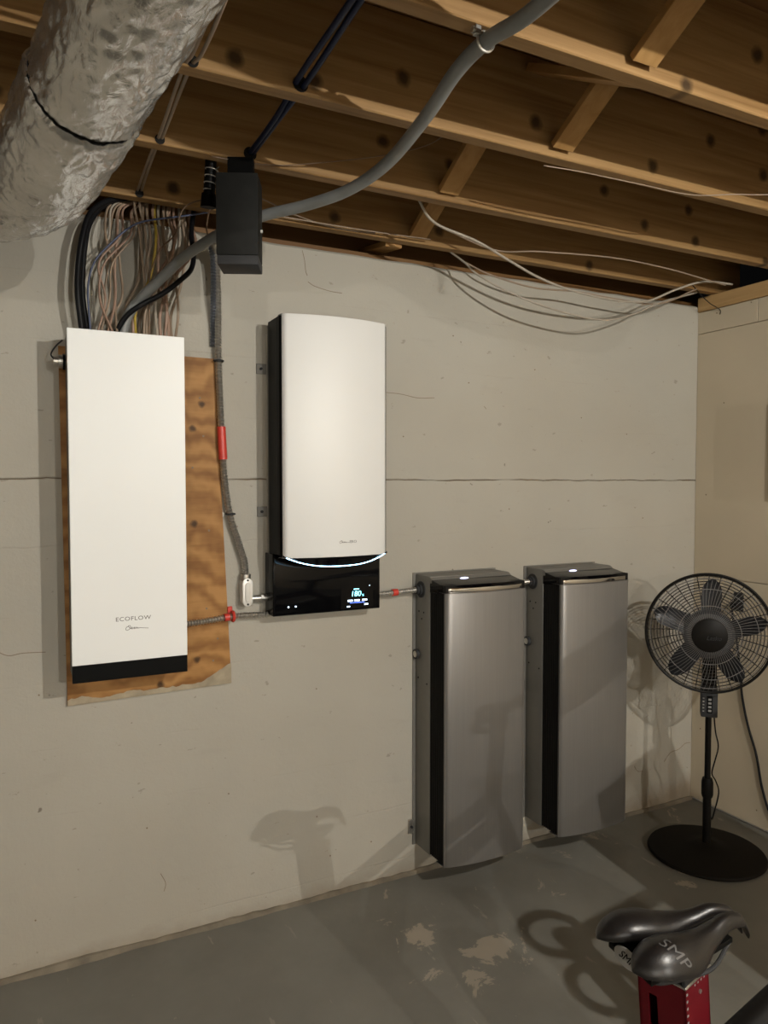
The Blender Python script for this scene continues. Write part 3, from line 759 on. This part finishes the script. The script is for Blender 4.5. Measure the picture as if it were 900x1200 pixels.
CL = empty('cable_clamp', (.787, -1.2, 2.28), 'small metal clamp holding the thick grey cable under a joist', 'clamp')
part('clamp_band', sweep(bmesh.new(), [Vector((.787 + math.cos(a) * .0175, -1.223, 2.256 + math.sin(a) * .0175)) for a in [i * math.pi / 10 for i in range(20)]], .0028, 6, closed=True), M_GALV, CL, True)
part('clamp_ear', B((.762, -1.229, 2.262), (.774, -1.217, 2.2785), .001), M_GALV, CL)
part('clamp_screw', cyl(bmesh.new(), (.757, -1.223, 2.27), (.762, -1.223, 2.27), .006, n=10), M_GALV, CL, True)
for dx, w_ in ((-.009, 'closer to the foil duct'), (.009, 'farther from the duct')):
    cable('data_cable', [(.50 + dx, -2.9, 2.262), (.525 + dx, -1.6, 2.268), (.548 + dx, -1.2, 2.288 + dx * .3), (.560 + dx, -.9, 2.297 - dx * .3), (.567 + dx * .5, -.7, 2.300), (.568 + dx * .5, -.46, 2.305), (.565 + dx, -.2, 2.32)], .0065, M_CABLEBLUE, 'dark navy cable through the joists, the one of the pair ' + w_, 'navy cables through the joists')
for y in (jy[2], jy[1]): bore(.5645, y - .0008, 2.3005, .017)
RO = [(.318, -1.35, 2.262), (.329, -1.09, 2.268), (.336, -.9, 2.285), (.329, -.82, 2.287), (.338, -.5, 2.294), (.332, -.44, 2.286), (.345, -.12, 2.300), (.346, -.05, 2.275), (.359, -.05, 2.204), (.364, -.07, 2.099), (.366, -.08, 2.009), (.36, -.08, 1.874)]
for dx, w_ in ((-.0055, 'closer to the foil duct'), (.0065, 'farther from the foil duct')):
    cable('branch_cable', [(x + dx * (1 + .4 * math.sin(i)), y, z + dx * .1) for i, (x, y, z) in enumerate(RO)], .0042, M_BEIGE, 'beige cable of the pair crossing the joists, the one ' + w_, 'beige cable pair beside the duct', .7)
for x, y in ((.3365, jy[2]), (.338, jy[1]), (.345, jy[0])): bore(x, y - .0008, 2.291, .012)
WA = [(1.10, -.39, 2.36), (1.129, -.375, 2.304), (1.204, -.34, 2.265), (1.365, -.33, 2.236), (1.497, -.32, 2.196), (1.638, -.31, 2.156), (1.809, -.3, 2.131), (2.043, -.28, 2.128), (2.202, -.26, 2.153), (2.347, -.26, 2.212), (2.499, -.26, 2.26), (2.664, -.26, 2.269)]
WB = [(1.42, -.06, 2.29), (1.454, -.12, 2.234), (1.485, -.15, 2.191), (1.593, -.19, 2.132), (1.752, -.22, 2.085), (1.991, -.22, 2.066), (2.17, -.2, 2.107), (2.347, -.17, 2.178), (2.526, -.13, 2.234), (2.62, -.12, 2.262)]
WC = [(1.317, -.2, 2.309), (1.512, -.22, 2.259), (1.645, -.3, 2.25), (1.942, -.34, 2.258), (2.212, -.34, 2.254), (2.451, -.3, 2.255), (2.611, -.27, 2.257)]
WD = [(1.50, -.05, 2.26), (1.578, -.1, 2.212), (1.749, -.13, 2.179), (1.94, -.15, 2.181), (2.12, -.16, 2.172), (2.347, -.17, 2.175), (2.55, -.18, 2.255)]
cable('loose_cable', WA, .0042, M_CREAM, 'pale loose cable sagging below the joists, above the deepest sagging loop')
cable('loose_cable', WB, .0036, M_CREAM, 'grey loose cable hanging in the deepest loop against the wall top')
cable('loose_cable', WC, .0028, M_BEIGE, 'loose cable held almost level under the joists towards the wall corner')
cable('loose_cable', WD, .0032, M_BEIGE, 'shallow loose cable lying along the wall top between the sagging loops')
cable('thin_wire', [(1.251, -.81, 2.276), (1.344, -.83, 2.272), (1.462, -.84, 2.270), (1.594, -.84, 2.273), (1.699, -.84, 2.274), (1.774, -.86, 2.272), (1.86, -.9, 2.276), (1.957, -.95, 2.275), (2.2, -1.1, 2.276)], .0016, M_BEIGE, 'thin white wire stapled along the underside of a joist')
cable('thin_wire', [(.464, -.487, 2.272), (.552, -.488, 2.274), (.643, -.489, 2.283), (.754, -.52, 2.300), (.886, -.56, 2.325), (1.009, -.62, 2.355), (1.05, -.7, 2.38)], .0014, M_BROWNW, 'thin brown wire strung behind the thick grey cable')
cable('thin_wire', [(.60, -.13, 2.31), (.66, -.16, 2.32), (.72, -.16, 2.31), (.80, -.14, 2.295), (.95, -.11, 2.285), (1.10, -.115, 2.287)], .0024, M_BEIGE, 'thin beige wire curling beside the black hanging box')
cable('thin_wire', [(.72, -.125, 2.287), (.9, -.13, 2.284), (1.1, -.13, 2.286), (1.3, -.14, 2.288)], .0022, M_BEIGE, 'thin pale wire lying straight along the joist nearest the wall')
cable('tie_wire', [(2.55, -.16, 2.275), (2.62, -.145, 2.245), (2.69, -.13, 2.222), (2.764, -.12, 2.205), (2.766, -.12, 2.185)], .0018, M_CABLEBLK, 'thin black wire tied to a nail at the wall corner')
def blk(pts, r, mat, label, group=None): return cable('feeder_cable', pts, r, mat, label, group, n=10)
blk([(.37, -.02, 2.31), (.324, -.03, 2.3), (.26, -.06, 2.269), (.214, -.08, 2.221), (.192, -.09, 2.155), (.179, -.09, 2.07), (.176, -.09, 1.986), (.188, -.08, 1.874)], .0085, M_CABLEBLK, 'outer thick black cable arching into the white cabinet, away from the pale bundle', 'black cables beside the duct')
blk([(.36, -.02, 2.30), (.315, -.02, 2.294), (.25, -.035, 2.26), (.215, -.05, 2.204), (.200, -.06, 2.138), (.192, -.06, 2.052), (.192, -.06, 1.979), (.206, -.06, 1.874)], .008, M_CABLEBLK, 'inner thick black cable arching into the white cabinet, against the pale bundle', 'black cables beside the duct')
blk([(.516, -.045, 2.30), (.503, -.06, 2.21), (.501, -.1, 2.142), (.487, -.13, 2.087), (.454, -.14, 2.048), (.4, -.145, 2.0), (.341, -.14, 1.963), (.301, -.12, 1.929), (.27, -.1, 1.874)], .0075, M_CABLEBLK, 'thick black cable curving below the thick grey cable into the white cabinet')
cable('blue_wire', [(.62, -.06, 2.31), (.566, -.07, 2.286), (.474, -.08, 2.255), (.361, -.1, 2.216), (.313, -.1, 2.187), (.266, -.1, 2.139), (.225, -.095, 2.088), (.207, -.09, 2.036), (.204, -.08, 1.984), (.21, -.08, 1.874)], .0028, M_BLUEW, 'slim blue wire crossing in front of the beige cable bundle')
cable('thin_wire', [(.588, -.12, 2.30), (.55, -.15, 2.275), (.524, -.2, 2.233), (.512, -.22, 2.181), (.519, -.23, 2.155), (.541, -.24, 2.153), (.56, -.20, 2.16), (.566, -.12, 2.18)], .0022, M_BROWNW, 'thin dark wire looping over the thick grey cable beside the black hanging box')
cable('thin_wire', [(.524, -.15, 2.290), (.486, -.12, 2.28), (.464, -.1, 2.255), (.448, -.09, 2.193), (.41, -.09, 2.15), (.385, -.09, 2.096), (.372, -.095, 2.047), (.372, -.09, 1.874)], .0022, M_BROWNW, 'thin dark wire arching over the cable bundles above the white cabinet')
random.seed(11)
mats = [M_BEIGE, M_PINKB, M_BEIGE, M_CREAM, M_PINKB]
cname = {M_BEIGE.name: 'beige', M_PINKB.name: 'pinkish', M_CREAM.name: 'cream', M_YELL.name: 'yellow'}
for i in range(8):
    t = i / 7; xt = .262 + .075 * random.random(); xb2 = .215 + .062 * t; d = -.035 - .07 * random.random()
    xm = .235 + .06 * random.random()
    cable('branch_cable', [(xt + .05, -.02, 2.30), (xt, -.035, 2.262), (xt - .02 + .02 * random.random(), d, 2.17), (xm - .01 + .025 * random.random(), d, 2.08), (xm - .015 + .03 * random.random(), d, 1.98), (xb2, -.05 - .07 * random.random(), 1.874)], .0040 + .0008 * random.random(), mats[i % 5], cname[mats[i % 5].name] + ' jacketed cable in the bundle dropping into the cabinet beside the black cables', 'pale cables beside the black cables', .7)
for i in range(13):
    t = i / 12; xt = .365 + .135 * t + .008 * random.random(); xb2 = .315 + .135 * ((i * 5) % 13) / 12; d = -.03 - .05 * random.random()
    if i in (3,): m = M_YELL
    else: m = mats[(i * 2) % 5]
    cable('branch_cable', [(xt + .02 * random.random(), -.02, 2.305), (xt, -.03, 2.262), (xt - .01 + .02 * random.random(), d, 2.17), ((xt + xb2) / 2 + .03 * (random.random() - .5), d, 2.06), (xb2 + .02 * (random.random() - .5), d - .01, 1.96), (xb2, -.04 - .06 * random.random(), 1.874)], .0040 + .0008 * random.random(), m,
          'yellow jacketed cable among the cables behind the thick grey cable' if m is M_YELL else cname[m.name] + ' jacketed cable in the bundle behind the thick grey cable', None if m is M_YELL else 'pale cables behind the grey cable', .7)

# ------------------------------------------------------------------ foil duct
def duct():
    az, el = math.radians(-10.2), math.radians(-5.8)
    u = Vector((math.sin(az) * math.cos(el), math.cos(az) * math.cos(el), math.sin(el)))
    A = Vector((.174, -1.2, 2.168)); R = .101
    pts = [A + u * s for s in (-.9, -.6, -.3, 0, .3, .55)]
    e_ = pts[-1]
    pts += [e_ + Vector((-.03, .085, -.010)), e_ + Vector((-.085, .15, -.016)), e_ + Vector((-.18, .19, -.020)), e_ + Vector((-.32, .2, -.02)), e_ + Vector((-.7, .2, -.015)), e_ + Vector((-1.4, .2, 0))]
    pts = [Vector((.36, -3.3, 2.175)), Vector((.345, -2.7, 2.175))] + pts
    P = resample(cr(pts, 16), .0055)
    L = [0]
    for a, b in zip(P, P[1:]): L.append(L[-1] + (b - a).length)
    # arclength of the seam
    seam_y = -.955
    si = min(range(len(P)), key=lambda i: abs(P[i].y - seam_y) + (10 if P[i].x < -.1 else 0))
    e = empty('foil_duct', (.2, -1.2, 2.27), 'large crinkled silver foil duct slung under the joists', 'duct')
    def rad(i, a):
        s = L[i]
        ca, sa = math.cos(a), math.sin(a)
        f = .0050 * noise.noise((ca * 1.6, sa * 1.6, s * 3.2))
        wx, wy, wz = .35 * noise.noise((ca * 4, sa * 4, s * 15)), .35 * noise.noise((ca * 4 + 7, sa * 4, s * 15)), .35 * noise.noise((ca * 4, sa * 4 + 7, s * 15))
        d = noise.voronoi((ca * 3.4 + wx, sa * 3.4 + wy, s * 20 + wz))[0]
        f += .0075 * min(.55, d[1] - d[0])
        d = noise.voronoi((ca * 9.5 + wx * 2 + 3, sa * 9.5 + wy * 2, s * 60 + wz * 2))[0]
        f += .0026 * min(.6, d[1] - d[0])
        f -= .0065 * max(0, 1 - abs(i - si) / 3.0)
        f += .004 * (1 if i > si else 0)
        return R - .003 + f
    part('foil_jacket', sweep(bmesh.new(), P, rad, 190, cap=True), M_FOIL, e, True, 60)
    ring = sweep(bmesh.new(), [P[si] - u * .0022, P[si] + u * .0022], lambda i, a: max(rad(si, a), rad(si + 1, a) - .004) + .0012, 190)
    part('seam_shade', ring, M_BLACKTRIM, e)  # dark ring stands in for the shadow in the gap between foil sections
    for y in (-1.75, -2.5):
        k = min(range(len(P)), key=lambda i: abs(P[i].y - y))
        c = P[k]
        part('hanger_strap', sweep(bmesh.new(), [Vector((c.x + math.cos(t) * (R + .011), c.y, c.z + math.sin(t) * (R + .011))) for t in [math.pi + i * math.pi / 20 for i in range(21)]] + [Vector((c.x + R + .011, c.y, HJ + .02))], .004, 6), M_GALV, e)
    return e
duct()

# ------------------------------------------------------------------ pedestal fan
def fan():
    px, py = 2.412, -.388
    e = empty('pedestal_fan', (px, py, 0), 'black pedestal fan with a round wire guard and a round base', 'fan')
    part('base', lathe(bmesh.new(), [(.001, .0005), (.213, .0005), (.218, .006), (.214, .014), (.19, .020), (.10, .030), (.045, .040), (.034, .046), (.001, .046)], (px, py, 0), n=64), M_FANBASE, e, True)
    part('lower_tube', cyl(bmesh.new(), (px, py, .04), (px, py, .255), .0155, n=20), M_FANBLK, e, True)
    part('height_collar', lathe(bmesh.new(), [(.001, .225), (.019, .225), (.022, .235), (.022, .285), (.018, .30), (.001, .30)], (px, py, 0), n=20), M_FANBLK, e, True)
    part('upper_tube', cyl(bmesh.new(), (px, py, .25), (px, py, .60), .0115, n=20), M_FANBLK, e, True)
    n = Vector((-.72, -.69, .03)).normalized()
    side = Vector((0, 0, 1)).cross(n).normalized(); upv = n.cross(side)
    Cn = Vector((2.335, -.446, .886))
    F = Matrix((side, upv, n)).transposed().to_4x4(); F.translation = Cn          # local: x right, y up, z to the front
    rotp = math.atan2(n.y, n.x) + math.pi / 2
    Mp = Matrix.Translation((px, py, 0)) @ Matrix.Rotation(rotp, 4, 'Z')
    cb = part('control_box', B((-.030, -.034, .548), (.030, .026, .665), .004, 2, Mp), M_DARKGREY, e, True)
    part('display', B((-.009, -.0355, .565), (.011, -.034, .632), .0004, 1, Mp), M_BLACKTRIM, cb)
    for i in range(5):
        part('button', B((-.024, -.0355, .570 + .0125 * i), (-.018, -.0338, .574 + .0125 * i), 0, 1, Mp), M_INKP, cb)
    for i in range(4):
        part('digit', B((-.004, -.0362, .571 + .0145 * i), (.007, -.0354, .579 + .0145 * i), 0, 1, Mp), M_INKP, cb)
    part('neck', B((-.026, -.026, .655), (.026, .022, .80), .006, 2, Mp), M_FANBLK, e, True)
    def tr(bm): bmesh.ops.transform(bm, matrix=F, verts=bm.verts); return bm
    part('motor_housing', tr(lathe(bmesh.new(), [(.001, -.155), (.04, -.15), (.062, -.12), (.068, -.08), (.062, -.048), (.001, -.048)], n=32)), M_FANBLK, e, True)
    R = .2225
    def ring(r, z, w, bm, n=72, m=6):
        sweep(bm, [Vector((math.cos(2 * math.pi * i / n) * r, math.sin(2 * math.pi * i / n) * r, z)) for i in range(n)], w, m, closed=True)
    def prof_f(t): return .050 - .058 * t ** 3.2       # front guard
    def prof_b(t): return -.058 + .050 * t ** 3.2
    b = bmesh.new(); ring(R, -.004, .0052, b, 96, 8); part('guard_rim', tr(b), M_FANBLK, e, True)
    # rear guard: many rings and some spokes
    b = bmesh.new()
    for i in range(13):
        t = .36 + .61 * i / 12; ring(R * t, prof_b(t), .0018, b, 72, 4)
    for i in range(32):
        a = 2 * math.pi * i / 32
        sweep(b, [Vector((math.cos(a) * R * t, math.sin(a) * R * t, prof_b(t) - .001)) for t in (.3, .45, .6, .75, .88, .95, 1)], .0019, 4)
    part('rear_guard', tr(b), M_GRILLE, e)
    # front guard: fine spokes and a few rings
    b = bmesh.new()
    for i in range(84):
        a = 2 * math.pi * i / 84
        sweep(b, [Vector((math.cos(a + .25 * (1 - t)) * R * t, math.sin(a + .25 * (1 - t)) * R * t, prof_f(t))) for t in (.27, .4, .55, .7, .82, .9, .96, 1)], .0007, 4)
    for t in (.49, .76, .93): ring(R * t, prof_f(t) + .0008, .0012, b, 72, 4)
    part('front_guard', tr(b), M_GRILLEF, e)
    part('guard_badge', tr(lathe(bmesh.new(), [(.001, .054), (.056, .053), (.063, .049), (.064, .043), (.001, .043)], n=40)), M_FANBLK, e, True)
    part('lettering', text_bm('Lasko', .022, F @ Matrix.Translation((.014, -.010, .0546)), shear=.3), M_DARKGREY, e)
    part('hub', tr(lathe(bmesh.new(), [(.001, .030), (.078, .027), (.090, .013), (.090, -.02), (.001, -.02)], n=40)), M_BLADE, e, True)
    for i in range(5):
        a0 = math.radians(90 - (6 + 72 * i))
        bm = bmesh.new(); rows = []
        for j in range(13):
            t = j / 12; r = .066 + .140 * t
            wdt = .050 - .012 * min(1, t * 3) + .014 * math.sin(math.pi * t)
            if t > .7: wdt *= math.sqrt(max(.03, 1 - ((t - .7) / .3) ** 2 * .97))
            sweepa = .20 * t
            row = []
            for k in range(7):
                s = k / 6 - .5
                x = r; y = s * 2 * wdt * .72 + .02 * t; z = .018 * s * 2 * (1 - .3 * t) + .004 * math.cos(s * 3)
                a = a0 - sweepa * .3
                row.append(bm.verts.new((math.cos(a) * x - math.sin(a) * y, math.sin(a) * x + math.cos(a) * y, z)))
            rows.append(row)
        for A, C in zip(rows, rows[1:]):
            for k in range(6): bm.faces.new((A[k], A[k + 1], C[k + 1], C[k]))
        bmesh.ops.solidify(bm, geom=bm.faces[:], thickness=.002)
        part('blade', tr(bm), M_BLADE, e, True)
    part('power_cord', tube([(px + .02, py + .03, .62), (2.475, -.36, .58), (2.478, -.36, .53), (2.488, -.36, .46), (2.505, -.36, .40), (2.485, -.36, .34), (2.465, -.365, .30), (2.495, -.36, .26), (2.512, -.36, .21), (2.485, -.36, .13), (2.468, -.365, .115), (2.45, -.37, .15), (px + .015, py + .01, .20)], .0028, 6, 6), M_CABLEBLK, e, True)
fan()

# ------------------------------------------------------------------ television, outlet and cord on the right wall
TV = empty('television', (XR, -.95, 1.41), 'black flat television fixed on the beige board wall', 'television')
part('case', B((2.672, -1.30, 1.425), (2.715, -.515, 1.80), .008, 2), M_TV, TV, True)
part('screen', B((2.6705, -1.29, 1.44), (2.672, -.525, 1.79)), M_GLOSS, TV)
part('wall_mount', B((2.715, -1.0, 1.52), (XR - .0005, -.8, 1.70), .002), M_TV, TV)
OUT = empty('wall_outlet', (XR, -.235, .90), 'small dark outlet plate with a plug on the beige board wall behind the fan guard', 'outlet')
part('plate', B((XR - .006, -.262, .905), (XR - .0003, -.214, .985), .002), M_DARKGREY, OUT)
part('plug', B((XR - .040, -.252, .915), (XR - .006, -.222, .945), .004, 2), M_CABLEBLK, OUT, True)
o = ob('power_cord', tube([(2.735, -.237, .93), (2.728, -.238, .90), (2.745, -.242, .82), (2.756, -.250, .72), (2.757, -.262, .62), (2.757, -.274, .533), (2.757, -.301, .431), (2.757, -.343, .318), (2.757, -.374, .185), (2.757, -.423, .079), (2.75, -.52, .012), (2.72, -.75, .008)], .0048, 8), M_CABLEBLK, smooth=True)
tag(at_origin(o, (2.757, -.42, .0)), 'black power cord hanging down the beige board wall behind the fan', 'cord')

# ------------------------------------------------------------------ exercise bike
def bike():
    O = Vector((.955, -1.545, 0)); fx = Vector((.993, -.118, 0)).normalized(); lat = Vector((-fx.y, fx.x, 0))
    rz = math.atan2(fx.y, fx.x)
    e = empty('exercise_bike', O, 'exercise bike with a glossy black split saddle on a red seat post', 'exercise bike', rotz=rz)
    M = Matrix.Translation(O) @ Matrix.Rotation(rz, 4, 'Z')
    def P(name, bm, mat, smooth=True, parent=None):
        bmesh.ops.transform(bm, matrix=M, verts=bm.verts); return part(name, bm, mat, parent or e, smooth)
    # saddle: two padded halves that meet at the nose
    KU = [0, .03, .09, .18, .30, .45, .62, .78, .90, .97, 1.0]
    CY = [.044, .044, .044, .043, .041, .034, .024, .0165, .0125, .009, .007]
    HW = [.003, .016, .028, .036, .038, .032, .0185, .0135, .0120, .009, .003]
    ZZ = [.002, .006, .010, .012, .009, .004, .010, .021, .016, -.006, -.022]
    TH = [.003, .011, .018, .023, .025, .022, .016, .013, .011, .008, .003]
    def ip(A, u):
        for i in range(len(KU) - 1):
            if u <= KU[i + 1]:
                t = (u - KU[i]) / (KU[i + 1] - KU[i]); h = KU[i + 1] - KU[i]
                def sl(k):
                    if k == 0: return (A[1] - A[0]) / (KU[1] - KU[0])
                    if k == len(KU) - 1: return (A[-1] - A[-2]) / (KU[-1] - KU[-2])
                    d0 = (A[k] - A[k - 1]) / (KU[k] - KU[k - 1]); d1 = (A[k + 1] - A[k]) / (KU[k + 1] - KU[k])
                    return 0 if d0 * d1 <= 0 else 2 * d0 * d1 / (d0 + d1)
                t2, t3 = t * t, t * t * t
                return A[i] * (2 * t3 - 3 * t2 + 1) + A[i + 1] * (3 * t2 - 2 * t3) + h * sl(i) * (t3 - 2 * t2 + t) + h * sl(i + 1) * (t3 - t2)
        return A[-1]
    LEN = .262; X0 = -.128; Z0 = .715
    def surf(s, u, a, off=0):
        hw, th = ip(HW, u) + off, ip(TH, u) + off
        y = s * ip(CY, u) + hw * math.cos(a) * s
        z = Z0 + ip(ZZ, u) + th * math.sin(a) * (1.0 if math.sin(a) > 0 else .75)
        # outer flank droops
        if math.cos(a) > 0: z -= .35 * hw * math.cos(a) ** 2
        return Vector((X0 + LEN * u, y, z))
    sad = bmesh.new()
    for s in (1, -1):
        rows = []
        for i in range(49):
            u = (1 - math.cos(math.pi * i / 48)) / 2
            rows.append([sad.verts.new(surf(s, u, 2 * math.pi * k / 24)) for k in range(24)])
        for A, C in zip(rows, rows[1:]):
            for k in range(24): sad.faces.new((A[k], A[(k + 1) % 24], C[(k + 1) % 24], C[k]))
        sad.faces.new(rows[0]); sad.faces.new(rows[-1][::-1])
    bmesh.ops.recalc_face_normals(sad, faces=sad.faces)
    S = P('saddle', sad, M_SADDLE); S['label'] = 'glossy black split saddle with a drooping nose'
    # lettering wrapped on the near padded half
    tb = text_bm('SMP', .026, Matrix.Identity(4), extrude=0, shear=.2, xscale=1.1)
    bmesh.ops.triangulate(tb, faces=tb.faces); bmesh.ops.subdivide_edges(tb, edges=tb.edges[:], cuts=2, use_grid_fill=True)
    for v in tb.verts:
        tx = .83 * v.co.x - .40 * v.co.y; ty = .48 * v.co.x + .92 * v.co.y
        u = .24 + ty / LEN; a = math.radians(60) - tx / .036
        v.co = surf(-1, max(.02, u), a, .0007)
    P('lettering', tb, plain('dim_print', (.085, .082, .08), .5), False, S)
    # shell and rails below
    sh = prism([(-.10, -.052), (.02, -.03), (.10, -.008), (.10, .008), (.02, .03), (-.10, .052)], .690, .700, .002)
    P('shell', sh, M_BLACKTRIM, True, S)
    for s in (1, -1):
        P('rail', tube([(-.095, s * .030, .692), (-.06, s * .022, .668), (0, s * .022, .664), (.05, s * .020, .668), (.095, s * .006, .692)], .0035, 8), M_DARKGREY, True, S)
    # white oval badge hanging behind the saddle
    bd = prism([(math.cos(i * math.pi / 12) * .030, math.sin(i * math.pi / 12) * .0125) for i in range(24)], 0, .0025, .0005)
    Mb = Matrix.Translation((-.100, .004, .700)) @ Matrix.Rotation(math.radians(-90), 4, 'Z') @ Matrix.Rotation(math.radians(62), 4, 'X')
    bmesh.ops.transform(bd, matrix=Mb, verts=bd.verts)
    BD = P('badge', bd, plain('badge_grey_white', (.36, .35, .33), .5), True, S)
    tb = text_bm('SMP', .015, Mb @ Matrix.Translation((0, 0, .003)), extrude=.0002, shear=.3, xscale=1.3)
    P('lettering', tb, M_BLACKTRIM, False, BD)
    # red seat post: four plates with a slot, metal cap; it leans back a little towards the saddle
    zt, zl = .630, .30; LA, LB_ = .084, .084; t = .004
    Mq = Matrix.Translation((.0065, -.0043, 0)) @ Matrix.Rotation(math.radians(22.3), 4, 'Z')
    def lean(bm):
        for v in bm.verts: v.co.x += (zt - v.co.z) * .13
        bmesh.ops.transform(bm, matrix=Mq, verts=bm.verts); return bm
    sp = bmesh.new()
    box(sp, (0, 0, zl), (LA, t, zt)); box(sp, (0, LB_ - t, zl), (LA, LB_, zt)); box(sp, (LA - t, 0, zl), (LA, LB_, zt))
    box(sp, (0, 0, zl), (t, .050, zt)); box(sp, (0, .066, zl), (t, LB_, zt)); box(sp, (0, .050, .590), (t, .066, zt)); box(sp, (0, .050, zl), (t, .066, .53))
    SPo = P('seat_post', lean(sp), M_REDFR, False); SPo['label'] = 'red boxed seat post'
    for i in range(9):
        P('height_mark', lean(B((.003, -.0006, .616 - i * .0125), (.008, -.0001, .620 - i * .0125))), M_INKP, False, SPo)
    for i in range(5):
        P('height_mark', lean(B((.032 + .011 * i, -.0006, .620), (.0355 + .011 * i, -.0001, .6235))), M_INKP, False, SPo)
    P('rivet', lean(lathe(bmesh.new(), [(.0001, .002), (.004, .002), (.004, 0)], (.05, 0, .603), n=10, M=Matrix.Rotation(math.radians(90), 4, 'X'))), M_GALV, False, SPo)
    P('seat_clamp', lean(B((-.004, -.004, .6305), (LA + .004, LB_ + .004, .636), .0015)), M_GALV, True)
    P('clamp_rim', lean(B((-.003, -.003, .6365), (LA + .003, .004, .650), .001)), M_DARKGREY, True)
    P('clamp_rim', lean(B((.0, -.004, .6505), (LA + .003, .003, .6545), .001)), M_GALV, True)
    P('clamp_block', B((-.02, .004, .637), (.05, .05, .668), .003), M_BLACKTRIM, True)
    # frame
    P('main_tube', sweep(bmesh.new(), [Vector((.07, .01, .475)), Vector((.13, .005, .51)), Vector((.22, 0, .562)), Vector((.36, 0, .645)), Vector((.50, 0, .725))], .027, 16), M_FANBLK)
    P('lower_tube', sweep(bmesh.new(), [Vector((.07, .005, .40)), Vector((.22, 0, .485)), Vector((.36, 0, .565)), Vector((.52, 0, .66))], .030, 16), M_REDFR)
    P('down_post', sweep(bmesh.new(), [Vector((.065, .02, .42)), Vector((.09, 0, .08))], .045, 16), M_FANBLK)
    P('spine', sweep(bmesh.new(), [Vector((-.12, 0, .07)), Vector((.90, 0, .07))], .035, 12), M_FANBLK)
    for x in (-.12, .90):
        P('foot_bar', sweep(bmesh.new(), [Vector((x, -.25, .035)), Vector((x, .25, .035))], .034, 14), M_FANBLK)
    P('fork', sweep(bmesh.new(), [Vector((.50, 0, .70)), Vector((.66, 0, .40)), Vector((.72, 0, .08))], .034, 12), M_REDFR)
    P('flywheel', lathe(bmesh.new(), [(.02, -.02), (.2, -.025), (.215, -.02), (.215, .02), (.2, .025), (.02, .02)], (.66, .0, .30), n=48, M=Matrix.Rotation(math.radians(90), 4, 'X')), M_GALV)
    P('crank_cover', lathe(bmesh.new(), [(.001, -.05), (.10, -.05), (.11, -.04), (.11, .04), (.10, .05), (.001, .05)], (.30, 0, .30), n=36, M=Matrix.Rotation(math.radians(90), 4, 'X')), M_FANBLK)
    for s in (1, -1):
        P('crank_arm', sweep(bmesh.new(), [Vector((.30, s * .06, .30)), Vector((.30 + s * .12, s * .075, .30 + s * .11))], .013, 10), M_GALV)
        P('pedal', B((.30 + s * .12 - .045, s * .085 - .0 if s > 0 else -.175, .30 + s * .11 - .012), (.30 + s * .12 + .045, .175 if s > 0 else -.085, .30 + s * .11 + .012), .004), M_FANBLK)
    P('handlebar_post', sweep(bmesh.new(), [Vector((.50, 0, .70)), Vector((.52, 0, .98))], .028, 14), M_FANBLK)
    loop = [Vector((.50 + .055 * math.cos(i * math.pi / 7), .075 + .060 * math.sin(i * math.pi / 7), .965)) for i in range(14)]
    for s in (1, -1):
        P('handlebar', sweep(bmesh.new(), [Vector((v.x, v.y * s - .045, v.z)) for v in loop], .0105, 10, closed=True), M_FANBLK)
    P('console_arm', sweep(bmesh.new(), [Vector((.52, 0, .97)), Vector((.72, 0, 1.02)), Vector((.86, 0, 1.07))], .016, 10), M_FANBLK)
    Mc = Matrix.Translation((.90, 0, 1.09)) @ Matrix.Rotation(math.radians(-26), 4, 'Y')
    P('console', B((-.17, -.34, -.012), (.17, .34, .012), .006, 2, Mc), M_TV)
bike()
